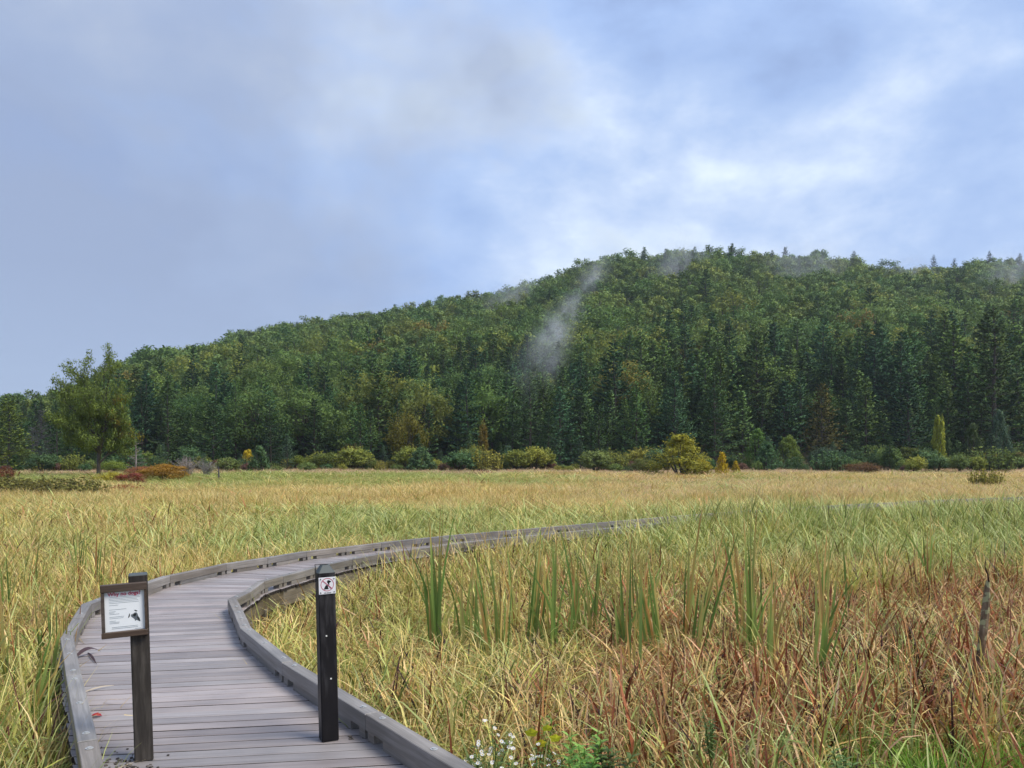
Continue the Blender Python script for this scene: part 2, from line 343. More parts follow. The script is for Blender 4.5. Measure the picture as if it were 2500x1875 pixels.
# board directions: lines across the deck, angle changing with the distance along the left rail
angY = [(0, 5.5), (4, 8), (6.5, 11), (8.1, 13), (9.2, 9), (10.2, 0), (11.4, -16), (13, -30), (14.6, -37), (16.2, -42), (18, -45), (22, -47), (30, -52), (60, -56)]
Ld, Lq = resample(L, 0.02)
def rayhit(p, dvec):
    a, b = Rr[:-1], Rr[1:]; e = b - a; w = a - p
    den = dvec[0]*e[:,1] - dvec[1]*e[:,0]; den = np.where(abs(den) < 1e-9, 1e-9, den)
    u = (w[:,0]*e[:,1] - w[:,1]*e[:,0]) / den; v = (w[:,0]*dvec[1] - w[:,1]*dvec[0]) / den
    ok = (v > -1e-6) & (v < 1+1e-6) & (u > 0.3) & (u < 4)
    if not ok.any(): return None
    return p + dvec*u[ok].min()
lines = []
for p in Ld:
    a = R(np.interp(p[1], [q[0] for q in angY], [q[1] for q in angY])); dv = np.array([math.cos(a), math.sin(a)])
    h = rayhit(p, dv)
    if h is None:
        h = p + dv*1.25
    lines.append((p - dv*0.065, h + dv*0.065))
A = np.array([l[0] for l in lines]); B = np.array([l[1] for l in lines])
# smooth so that the boards fan evenly
def sm(P, k=31):
    w = np.ones(k)/k; pad = np.pad(P, ((k//2,k//2),(0,0)), mode='edge'); return np.stack([np.convolve(pad[:,i], w, 'valid') for i in range(2)], 1)
B = sm(B)
mid = (A+B)/2; dv = (B-A)/np.linalg.norm(B-A, axis=1)[:,None]; nv = np.stack([-dv[:,1], dv[:,0]], 1)
trav = np.r_[0, np.cumsum(np.maximum((np.diff(mid, axis=0)*nv[:-1]).sum(1), 0.0006))]
PITCH = 0.122
nb = int(trav[-1]/PITCH); cuts = np.interp(np.arange(nb+1)*PITCH, trav, np.arange(len(trav)))
def at(P, c):
    i = int(c); f = c-i; return P[i]*(1-f) + P[min(i+1, len(P)-1)]*f
MAXB = 296
far_mb = MB(); nboards = 0
for k in range(nb):
    a0, b0, a1, b1 = at(A, cuts[k]), at(B, cuts[k]), at(A, cuts[k+1]), at(B, cuts[k+1])
    c = (a0+b0+a1+b1)/4; ax = ((b0+b1)-(a0+a1)); ang = math.atan2(ax[1], ax[0]); ca, sa = math.cos(-ang), math.sin(-ang)
    def loc(p): q = p-c; return (q[0]*ca-q[1]*sa, q[0]*sa+q[1]*ca)
    ca_, sa_ = ca, sa
    e0, e1 = random.uniform(-.012, .012), random.uniform(-.012, .012)
    P = [loc(a0), loc(b0), loc(b1), loc(a1)]
    gap = 0.0070
    P = [(P[0][0]-e0, P[0][1]+gap), (P[1][0]+e1, P[1][1]+gap), (P[2][0]+e1, P[2][1]-gap), (P[3][0]-e0, P[3][1]-gap)]
    if min(P[3][1]-P[0][1], P[2][1]-P[1][1]) < 0.02: 
        P = [(P[0][0], min(P[0][1], P[3][1]-.02)), (P[1][0], min(P[1][1], P[2][1]-.02)), P[2], P[3]]
    mb = MB(); V = []
    for (z_, ins) in ((-0.038, 0), (-0.0035, 0), (0.0, 0.004)):
        V += [(P[0][0]+ins, P[0][1]+ins, z_), (P[1][0]-ins, P[1][1]+ins, z_), (P[2][0]-ins, P[2][1]-ins, z_), (P[3][0]+ins, P[3][1]-ins, z_)]
    Fc = [(3,2,1,0), (8,9,10,11)] + [(q*4+j, q*4+(j+1)%4, q*4+(j+1)%4+4, q*4+j+4) for q in range(2) for j in range(4)]
    zoff = random.uniform(-.002, .002)
    if nboards < MAXB:
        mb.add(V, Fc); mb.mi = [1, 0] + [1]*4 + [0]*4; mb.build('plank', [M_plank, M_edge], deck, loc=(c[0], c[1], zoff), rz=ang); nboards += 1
    else:
        cb_, sb_ = math.cos(ang), math.sin(ang)
        far_mb.add([(v[0]*cb_-v[1]*sb_+c[0], v[0]*sb_+v[1]*cb_+c[1], v[2]+zoff) for v in V], Fc)
if far_mb.n: tag(far_mb.build('far_planks', M_plank, deck), kind='stuff')

def offset_poly(P, o):
    out = []
    for i in range(len(P)):
        if i == 0: t_ = P[1]-P[0]; t_ = t_/np.linalg.norm(t_); n_ = np.array([-t_[1], t_[0]]); s_ = 1
        elif i == len(P)-1: t_ = P[-1]-P[-2]; t_ = t_/np.linalg.norm(t_); n_ = np.array([-t_[1], t_[0]]); s_ = 1
        else:
            t0 = P[i]-P[i-1]; t1 = P[i+1]-P[i]; t0 = t0/np.linalg.norm(t0); t1 = t1/np.linalg.norm(t1)
            n_ = np.array([-(t0+t1)[1], (t0+t1)[0]]); n_ = n_/np.linalg.norm(n_); s_ = 1/max(.4, n_ @ np.array([-t0[1], t0[0]]))
        out.append(P[i] + n_*o*s_)
    return np.array(out)
def prism(name, m, q, z0, z1, parent, ins=0.004):
    """box on a four-cornered plan q, in its own frame along x"""
    q = [np.array(p) for p in q]; c = sum(q)/4; ax = (q[1]+q[2])-(q[0]+q[3]); ang = math.atan2(ax[1], ax[0]); ca, sa = math.cos(-ang), math.sin(-ang)
    P = [((p-c)[0]*ca-(p-c)[1]*sa, (p-c)[0]*sa+(p-c)[1]*ca) for p in q]
    sx = [1,-1,-1,1]; sy = [1,1,-1,-1]
    V = []; h = (z1-z0)/2
    for (z_, i_) in ((-h, 0), (h-ins, 0), (h, ins)): V += [(P[j][0]+sx[j]*i_, P[j][1]+sy[j]*i_, z_) for j in range(4)]
    Fc = [(3,2,1,0), (8,9,10,11)] + [(k*4+j, k*4+(j+1)%4, k*4+(j+1)%4+4, k*4+j+4) for k in range(2) for j in range(4)]
    mb = MB(); mb.add(V, Fc); return mb.build(name, m, parent, loc=(c[0], c[1], (z0+z1)/2), rz=ang), ang
bolt_me = None
def curb(P, side):
    global bolt_me
    A_, B_ = offset_poly(P, -0.047), offset_poly(P, 0.047)
    for i in range(len(P)-1):
        ln = np.linalg.norm(P[i+1]-P[i]); u = (P[i+1]-P[i])/ln; near = P[i][1] < 24
        # long runs are split into pieces of about 2.4 m
        n_ = max(1, round(ln/2.4)); 
        for k in range(n_):
            f0, f1 = k/n_ + .003/ln, (k+1)/n_ - .003/ln
            def lr(X_, f): return X_[i]*(1-f)+X_[i+1]*f
            q = [lr(A_, f0), lr(A_, f1), lr(B_, f1), lr(B_, f0)]
            rail, ang = prism('curb_rail', M_rail, q, 0.058, ZT + random.uniform(-.003, .003), deck)
            pl = ln/n_
            spans = [(0.02, 0.10), (0.22, pl-0.22), (pl-0.10, pl-0.02)] if pl > 0.7 else [(0.02, 0.1), (pl-.1, pl-.02)]
            for (s0, s1) in spans:
                if s1-s0 < .05: continue
                g0, g1 = (k*pl+s0)/ln, (k*pl+s1)/ln
                m0, m1 = .04/.094*1.0, 0
                A2, B2 = offset_poly(P, -0.041), offset_poly(P, 0.041)
                def l2(X_, f): return X_[i]*(1-f)+X_[i+1]*f
                prism('curb_block', M_rail, [l2(A2,g0), l2(A2,g1), l2(B2,g1), l2(B2,g0)], 0.0015, 0.0565, deck, ins=0.001)
            if near:
                if bolt_me is None:
                    mb = MB()
                    for (r_, z0, z1) in ((0.020, 0, .003), (0.011, .003, .008)):
                        V = [(r_*math.cos(a*math.pi/5), r_*math.sin(a*math.pi/5), z_) for z_ in (z0, z1) for a in range(10)]
                        mb.add(V, [tuple(range(10,20))] + [(a, (a+1)%10, (a+1)%10+10, a+10) for a in range(10)])
                    bolt_me = mb.mesh('bolt', M_steel)
                for s_ in ((0.13, pl-0.13, pl*.5) if pl > .9 else (pl*.3,)):
                    link('bolt', bolt_me, rail, loc=(s_-pl/2, 0, (ZT-0.058)/2+.001))
curb(L, 1); curb(Rr, -1)
# stringers and piles below
for P in (offset_poly(L, 0.02), offset_poly(Rr, -0.02)):
    a_, b_ = offset_poly(P, -0.03), offset_poly(P, 0.03)
    for i in range(len(P)-1):
        if P[i][1] > 30: break
        prism('stringer', M_beam, [a_[i], a_[i+1], b_[i+1], b_[i]], -0.245, -0.045, deck, ins=0.003)
    for i in range(0, len(P), 1):
        if P[i][1] > 24: break
        mb = MB(); mb.box((0, 0, 0), (0.11, 0.11, 0.6), bev=.006)
        mb.build('pile', M_beam, deck, loc=(P[i][0], P[i][1], -0.5))
POLY = np.vstack([A[::6], B[::6][::-1]])
CEN = (A+B)[::10]/2
def inside_deck(X, Y, P=POLY):
    c = np.zeros(len(X), bool); n_ = len(P)
    for i in range(n_):
        x0, y0 = P[i]; x1, y1 = P[(i+1) % n_]
        cond = ((y0 > Y) != (y1 > Y)); 
        if not cond.any(): continue
        xi = (x1-x0)*(Y-y0)/((y1-y0) if abs(y1-y0) > 1e-9 else 1e-9)+x0
        c ^= cond & (X < xi)
    return c
def deck_sd(X, Y):
    """distance to the centre line, positive on its right"""
    best = np.full(len(X), 1e9); sg = np.ones(len(X)); 
    for i in range(len(CEN)-1):
        a, b = CEN[i], CEN[i+1]; e = b-a; l2 = e@e
        t_ = np.clip(((X-a[0])*e[0]+(Y-a[1])*e[1])/l2, 0, 1); dx, dy = X-a[0]-t_*e[0], Y-a[1]-t_*e[1]; dd = np.hypot(dx, dy)
        m = dd < best; best[m] = dd[m]; sg[m] = np.sign(e[1]*dx-e[0]*dy)[m]
    return best*sg

# ------------------------------------------------------------------ posts and signs
def text_mesh(name, s, size, m, offset=0.0):
    cu = bpy.data.curves.new(name, 'FONT'); cu.body = s; cu.size = size; cu.align_x = 'CENTER'; cu.offset = offset; cu.extrude = 0.0003
    o = bpy.data.objects.new(name, cu); col.objects.link(o)
    me = bpy.data.meshes.new_from_object(o.evaluated_get(bpy.context.evaluated_depsgraph_get())); me.name = name
    bpy.data.objects.remove(o); bpy.data.curves.remove(cu)
    me.materials.clear(); me.materials.append(m); return me
def poly_plate(mb, pts, y, th=0.0006, tone=.5, mi=0):
    n_ = len(pts); V = [(p[0], y, p[1]) for p in pts] + [(p[0], y+th, p[1]) for p in pts]
    ar = sum(pts[i][0]*pts[(i+1)%n_][1]-pts[(i+1)%n_][0]*pts[i][1] for i in range(n_))
    if ar < 0: pts = pts[::-1]; V = [(p[0], y, p[1]) for p in pts] + [(p[0], y+th, p[1]) for p in pts]
    mb.add(V, [tuple(range(n_))] + [(i, i+n_, (i+1)%n_+n_, (i+1)%n_) for i in range(n_)], tone, mi)
def post_mesh(w, h, cham, mats, grey=True):
    mb = MB(); x = w/2; b = .006
    ring = lambda z_, i_: [(-x+i_+b,-x+i_,z_),(x-i_-b,-x+i_,z_),(x-i_,-x+i_+b,z_),(x-i_,x-i_-b,z_),(x-i_-b,x-i_,z_),(-x+i_+b,x-i_,z_),(-x+i_,x-i_-b,z_),(-x+i_,-x+i_+b,z_)]
    V = ring(0.003, 0) + ring(h-cham, 0) + ring(h, cham*.62)
    Fc = [tuple(7-i for i in range(8))] + [(j, (j+1)%8, (j+1)%8+8, j+8) for j in range(8)]
    mb.add(V, Fc + [], .5, 0)
    mb.f += [(8+j, 8+(j+1)%8, 16+(j+1)%8, 16+j) for j in range(8)] + [tuple(range(16, 24))]; mb.mi += [1]*9
    return mb.mesh('post', mats)
YAW = R(25)
# -- notice post
p1 = px(352, 1852)
notice = thing('notice_post', 'brown wooden post carrying a framed white dog notice on the boardwalk', 'notice post', (p1[0], p1[1], 0))
notice.rotation_euler = (0, R(-1.75), YAW)
link('post', post_mesh(0.094, 1.012, 0.006, [M_post, M_cap]), notice)
fx0, fx1, fz0, fz1 = -0.181, 0.042, 0.690, 0.973
def fbar(x0, x1, z0, z1, y0=-0.083, y1=-0.0475, lab=None):
    mb = MB(); mb.box((0,0,0), (x1-x0, y1-y0, z1-z0), bev=.003); o = mb.build('frame_bar', M_frame, notice, loc=((x0+x1)/2, (y0+y1)/2, (z0+z1)/2)); return o
fbar(fx0, fx1, fz1-0.040, fz1); fbar(fx0, fx1, fz0, fz0+0.031)
fbar(fx0+.002, fx0+0.018, fz0+0.0315, fz1-0.0405, -0.080); fbar(fx1-0.014, fx1-.002, fz0+0.0315, fz1-0.0405, -0.080)
mb = MB(); mb.box((0,0,0), (fx1-fx0-.036, 0.004, fz1-fz0-.075)); 
SX0, SX1, SZ0, SZ1 = fx0+0.0185, fx1-0.0145, fz0+0.0318, fz1-0.0408
mb = MB(); mb.box((0,0,0), (SX1-SX0, 0.004, SZ1-SZ0)); sheet = mb.build('notice_sheet', M_paper, notice, loc=((SX0+SX1)/2, -0.062, (SZ0+SZ1)/2))
SW, SH = SX1-SX0, SZ1-SZ0
o = link('heading', text_mesh('heading', 'Why no dogs?', 0.0270, M_red, 0.0007), sheet, loc=(-0.001, -0.0026, SH/2-0.0215)); o.rotation_euler = (R(90), 0, 0)
mb = MB()
def tl(x0, x1, v, th=0.0021):
    poly_plate(mb, [((x0-.5)*SW, (.5-v)*SH-th/2), ((x1-.5)*SW, (.5-v)*SH-th/2), ((x1-.5)*SW, (.5-v)*SH+th/2), ((x0-.5)*SW, (.5-v)*SH+th/2)], -0.0026, .0004)
for (x0, x1, v) in ((.11,.87,.135),(.11,.89,.172),(.11,.82,.21),(.11,.85,.247),(.11,.86,.286),(.11,.34,.338),(.11,.54,.448),(.11,.27,.497),(.11,.24,.528),(.11,.36,.562),(.11,.48,.632),(.11,.46,.668),(.11,.27,.735),(.11,.36,.768),(.11,.35,.796),(.74,.90,.975)): tl(x0, x1, v)
for (x0, x1, v) in ((.16,.82,.895),(.16,.82,.930)): tl(x0, x1, v, .0024)
tag(mb.build('text_lines', M_greyink, sheet))
mb = MB()
def dp(pts, mi=0, y=-0.0026): poly_plate(mb, [((a-.5)*SW, (.5-b)*SH) for a, b in pts], y, .0004, .5, mi)
dp([(.73,.50),(.77,.505),(.82,.53),(.80,.545),(.76,.535)])
dp([(.61,.575),(.625,.60),(.62,.65),(.59,.69),(.575,.685),(.59,.63)])
dp([(.655,.61),(.70,.60),(.74,.57),(.79,.565),(.82,.61),(.83,.66),(.87,.72),(.885,.80),(.86,.80),(.82,.775),(.78,.76),(.75,.785),(.74,.74),(.70,.70),(.66,.67),(.645,.64)], 1)
dp([(.72,.60),(.77,.585),(.785,.63),(.75,.67),(.70,.65)], 0, -0.0030)
dp([(.80,.66),(.83,.69),(.87,.75),(.88,.795),(.85,.785),(.81,.72)], 0, -0.0030)
mb.build('dog_picture', [M_ink, M_midink], sheet)
# -- no dogs post
p2 = px(803, 1804)
nop = thing('sign_post', 'black wooden post with a small square no dogs sign near its top', 'sign post', (p2[0], p2[1], 0))
nop.rotation_euler = (0, R(-1.35), YAW)
link('post', post_mesh(0.098, 1.02, 0.042, [M_black, M_cap]), nop)
PW, PZ = 0.097, 0.905
mb = MB(); mb.box((0,0,0), (PW, 0.003, PW), bev=.0008); plate = mb.build('sign_plate', M_plate, nop, loc=(0.001, -0.0515, PZ))
mb = MB(); n_ = 40; cxr, czr, r0, r1 = 0.000, 0.006, 0.0345, 0.0378
V = [(cxr+r_*math.cos(2*math.pi*i/n_), -0.0021, czr+r_*math.sin(2*math.pi*i/n_)) for r_ in (r0, r1) for i in range(n_)]
V += [(v[0], -0.0016, v[2]) for v in V]
Fc = [(i, (i+1)%n_, (i+1)%n_+n_, i+n_) for i in range(n_)] + [(i+n_, (i+1)%n_+n_, (i+1)%n_+3*n_, i+3*n_) for i in range(n_)] + [((i+1)%n_, i, i+2*n_, (i+1)%n_+2*n_) for i in range(n_)]
mb.add(V, Fc)
ca = math.cos(R(-43)); sa = math.sin(R(-43))
bar = [(-r1+.001, -.0021), (r1-.001, -.0021), (r1-.001, .0021), (-r1+.001, .0021)]
poly_plate(mb, [(cxr+a*ca-b*sa, czr+a*sa+b*ca) for a, b in bar], -0.0029, .0005)
mb.build('prohibition_ring', M_ring, plate)
mb = MB()
zp = lambda x, y: ((x-860)/670*PW, (900-y)/670*PW)   # measured on the enlarged sign
poly_plate(mb, [zp(*q) for q in [(865,700),(890,682),(930,685),(965,705),(1015,738),(1005,758),(965,775),(940,800),(938,840),(945,880),(925,885),(905,850),(880,820),(885,795),(862,785),(855,745)]], -0.0024, .0004)
poly_plate(mb, [zp(*q) for q in [(835,862),(880,905),(895,950),(885,985),(915,1025),(915,1040),(740,1040),(712,1020),(740,1010),(745,975),(775,910)]], -0.0024, .0004)
poly_plate(mb, [zp(*q) for q in [(930,950),(955,975),(985,1015),(1000,1025),(970,1022),(945,985)]], -0.0024, .0004)
mb.build('dog_symbol', M_ink, plate)
o = link('lettering', text_mesh('lettering', 'NO DOGS', 0.0088, M_ink, 0.0002), plate, loc=(0.001, -0.0020, -0.0445)); o.rotation_euler = (R(90), 0, 0)
mb = MB(); mb.tube([(0,-.0008,0),(0,-.0035,0)], .0033, 10); rv = mb.mesh('rivet', M_ink)
for sx in (-1, 1):
    for sz in (-1, 1): link('rivet', rv, plate, loc=(sx*.0385, -.001, sz*.0385))
mb = MB(); mb.tube([(0,0,0),(0,-.004,0)], .0048, 10); sc_ = mb.mesh('screw', M_white)
for (x_, z_) in ((-.010, .615), (.010, .365)): link('screw', sc_, nop, loc=(x_, -.0492, z_))
mb = MB(); mb.tube([(-.056,-.02,.93),(-.058,-.02,1.0),(-.06,-.02,1.028),(-.03,-.015,1.026),(.02,.0,1.021)], .003, 6); mb.build('hook', M_ink, nop)
# -- leaning stake
b_ = px(2385, 1600, -0.07); Ys = 7.0
stake = thing('leaning_stake', 'grey lichen spotted wooden stake leaning right among the red brown sedge', 'stake', ((2378-CX)/F_PX*Ys, Ys, float(meadow_z(0, Ys))))
mb = MB(); prof = [(0, 0, .050), (.05, .45, .047), (.085, .75, .046), (.10, .9, .043), (.115, 1.02, .040), (.120, 1.10, .030), (.128, 1.16, .018)]
for i, (dx, z_, r_) in enumerate(prof): pass
V = []; seg = 9
for (dx, z_, r_) in prof:
    for k in range(seg):
        a = 2*math.pi*k/seg; rr = .76*r_*(1+.14*math.sin(3*a+z_*5)+.08*math.sin(7*z_+k)); V.append((dx+rr*math.cos(a), rr*.8*math.sin(a), z_-.05))
Fc = [(i*seg+k, i*seg+(k+1)%seg, (i+1)*seg+(k+1)%seg, (i+1)*seg+k) for i in range(len(prof)-1) for k in range(seg)] + [tuple((len(prof)-1)*seg+k for k in range(seg))]
mb.add(V, Fc); mb.build('shaft', M_stake, stake)
mb = MB(); mb.tube([(.128,-.01,1.1),(.11,-.02,1.17),(.085,-.02,1.24),(.095,-.02,1.31)], [.008,.006,.005,.003], 5); mb.build('twig', M_dark, stake)

# ------------------------------------------------------------------ grass
def blade(mb, base, h, lean, curl, az, w, tone, seg=4, w0=0.7, twist=0.0, dz0=0.0):
    """a narrow ribbon that leans and curls over; tone per blade"""
    x = y = 0.0; z = 0.0; th = lean; step = h/seg; pts = [(0, 0)]
    for i in range(seg):
        th_i = th + curl*((i+.5)/seg)**1.5; x += math.sin(th_i)*step; z += math.cos(th_i)*step; pts.append((x, z))
    ca, sa = math.cos(az), math.sin(az); fa = az + math.pi/2 + twist; fx, fy = math.cos(fa), math.sin(fa)
    V = []; T = []
    for i, (r_, z_) in enumerate(pts):
        f = i/seg; ww = w*(w0+(1-w0)*min(1, f*3)) * (1-f**3.2)
        cx_, cy_, cz_ = base[0]+r_*ca, base[1]+r_*sa, base[2]+z_
        tt = tone
        if i == seg: V.append((cx_, cy_, cz_)); T.append(tt)
        else: V += [(cx_-fx*ww/2, cy_-fy*ww/2, cz_), (cx_+fx*ww/2, cy_+fy*ww/2, cz_)]; T += [tt, tt]
    Fc = [(2*i, 2*i+1, 2*i+3, 2*i+2) for i in range(seg-1)] + [(2*seg-2, 2*seg-1, 2*seg)]
    mb.add(V, Fc, T)
def tuft(n, rad, h, lean, curl, w, tone=(0, 1), hv=.35, seg=4):
    mb = MB()
    for i in range(n):
        a = random.uniform(0, 2*math.pi); r_ = rad*math.sqrt(random.random())
        blade(mb, (r_*math.cos(a), r_*math.sin(a), -.02), h*random.uniform(1-hv, 1.05), abs(random.gauss(.05, lean)), random.uniform(*curl), a + random.gauss(0, .8), w*random.uniform(.45, 1.4), tone[0]+(tone[1]-tone[0])*random.betavariate(.65, .65), seg, twist=random.uniform(-.6, .6))
    return mb
def scatter(name, protos, mat, P, rot, scl, var, label=None):
    """one object: prototype plants plus loose points; geometry nodes instance the plants on the points"""
    V, Fc, T, ids, mi, NR = [], [], [], [], [], []
    n = 0
    for k, mb in enumerate(protos):
        V += mb.v; Fc += [tuple(i+n for i in f) for f in mb.f]; T += mb.t; NR += mb.nr; ids += [k]*mb.n; mi += mb.mi; n += mb.n
    np_ = len(P)
    V = np.vstack([np.array(V), P]); ids = np.r_[np.array(ids), np.full(np_, -1)]; T = np.r_[np.array(T), np.zeros(np_)]
    me = bpy.data.meshes.new(name); me.from_pydata(V.tolist(), [], Fc); me.update()
    def attr(nm, tp, data, key='value'):
        a = me.attributes.new(nm, tp, 'POINT'); a.data.foreach_set(key, np.ascontiguousarray(data).ravel())
    z3 = np.zeros((n, 3))
    attr('tone', 'FLOAT', T.astype(np.float32)); attr('plant_id', 'INT', ids.astype(np.int32))
    attr('plant_var', 'INT', np.r_[np.zeros(n), var].astype(np.int32))
    attr('plant_rot', 'FLOAT_VECTOR', np.vstack([z3, rot]).astype(np.float32), 'vector'); attr('plant_scl', 'FLOAT_VECTOR', np.vstack([z3, scl]).astype(np.float32), 'vector')
    for m in (mat if isinstance(mat, (list, tuple)) else [mat]): me.materials.append(m)
    if any(mi): me.polygons.foreach_set('material_index', np.array(mi, np.int32))
    soft_normals(me, NR + [(0.0, 0.0, 0.0)]*np_)
    o = link(name, me); tag(o, label, None, None, 'stuff')
    ng = bpy.data.node_groups.new(name + '_scatter', 'GeometryNodeTree')
    ng.interface.new_socket('Geometry', in_out='INPUT', socket_type='NodeSocketGeometry'); ng.interface.new_socket('Geometry', in_out='OUTPUT', socket_type='NodeSocketGeometry')
    gi, go = ng.nodes.new('NodeGroupInput'), ng.nodes.new('NodeGroupOutput')
    def named(nm, tp):
        x = ng.nodes.new('GeometryNodeInputNamedAttribute'); x.data_type = tp; x.inputs[0].default_value = nm; return x.outputs[0]
    idn = named('plant_id', 'INT')
    def sepk(k):
        c = ng.nodes.new('FunctionNodeCompare'); c.data_type = 'INT'; c.operation = 'EQUAL'; ng.links.new(idn, c.inputs[2]); c.inputs[3].default_value = k
        s = ng.nodes.new('GeometryNodeSeparateGeometry'); s.domain = 'POINT'; ng.links.new(gi.outputs[0], s.inputs[0]); ng.links.new(c.outputs[0], s.inputs[1]); return s.outputs[0]
    jn = ng.nodes.new('GeometryNodeJoinGeometry')
    for k in range(len(protos)):
        g2 = ng.nodes.new('GeometryNodeGeometryToInstance'); ng.links.new(sepk(k), g2.inputs[0]); ng.links.new(g2.outputs[0], jn.inputs[0])
    mp = ng.nodes.new('GeometryNodeMeshToPoints'); ng.links.new(sepk(-1), mp.inputs[0])
    ip = ng.nodes.new('GeometryNodeInstanceOnPoints'); ip.inputs['Pick Instance'].default_value = True
    ng.links.new(mp.outputs[0], ip.inputs['Points']); ng.links.new(jn.outputs[0], ip.inputs['Instance'])
    ng.links.new(named('plant_var', 'INT'), ip.inputs['Instance Index'])
    ng.links.new(named('plant_rot', 'FLOAT_VECTOR'), ip.inputs['Rotation']); ng.links.new(named('plant_scl', 'FLOAT_VECTOR'), ip.inputs['Scale'])
    ng.links.new(ip.outputs[0], go.inputs[0])
    md = o.modifiers.new('scatter', 'NODES'); md.node_group = ng
    return o

H0 = 0.53
CLEAR = [((q[0]-CX)/F_PX*q[1], q[1], q[2]) for q in ((1185, 4.15, .16), (1230, 4.0, .14), (1308, 4.05, .13), (1432, 4.25, .15), (1488, 4.2, .13), (1330, 4.3, .13))]
species = {
    'sedge':        (M_sedge,  [tuft(14, .075, .72, .28, (.6, 3.0), .0115, hv=.5, seg=5) for _ in range(5)], 'yellow green arching sedge filling the marsh beside the boardwalk'),
    'dry_grass':    (M_dry,    [tuft(14, .08, .70, .28, (.3, 3.1), .0105, hv=.5, seg=5) for _ in range(5)], 'straw and orange coloured dry marsh grass'),
    'rust_sedge':   (M_rust,   [tuft(11, .075, .66, .30, (.1, 2.5), .0165, hv=.5, seg=5) for _ in range(5)], 'red brown withered sedge in the right foreground'),
    'green_grass':  (M_green,  [tuft(14, .075, .72, .28, (.7, 3.1), .0120, hv=.5, seg=5) for _ in range(5)], 'green arching marsh grass in the middle of the meadow'),
    'dead_stalks':  (M_dark,   [tuft(3, .10, .68, .35, (.6, 2.9), .014, hv=.3, seg=5) for _ in range(5)], 'dark brown withered leaves sticking out of the sedge'),
    'meadow_straw': (M_meadow, [tuft(15, .11, .60, .13, (.0, .9), .0085) for _ in range(5)], 'pale straw coloured grass across the far meadow'),
    'pale_reed':    (M_pink,   [tuft(15, .11, .58, .10, (.0, .7), .0085) for _ in range(4)], 'pinkish tan strip of dry reeds along the far edge of the meadow'),
    'meadow_grass': (M_mgreen, [tuft(15, .11, .60, .16, (.2, 1.3), .0085) for _ in range(5)], 'light yellow green grass across the far meadow'),
    'lawn':         (M_lawn,   [tuft(16, .09, .58, .3, (.2, 1.4), .006) for _ in range(4)], 'short bright green lawn grass at the lower right corner'),
}
names = list(species)
bands = [(2.0, 6.0, 1.0, 84), (6.0, 9.0, 1.1, 70), (9.0, 14, 1.25, 62), (14, 24, 1.65, 42), (24, 42, 2.6, 20), (42, 75, 4.0, 8.5), (75, 140, 6.2, 3.6)]
acc = {n: [] for n in names}
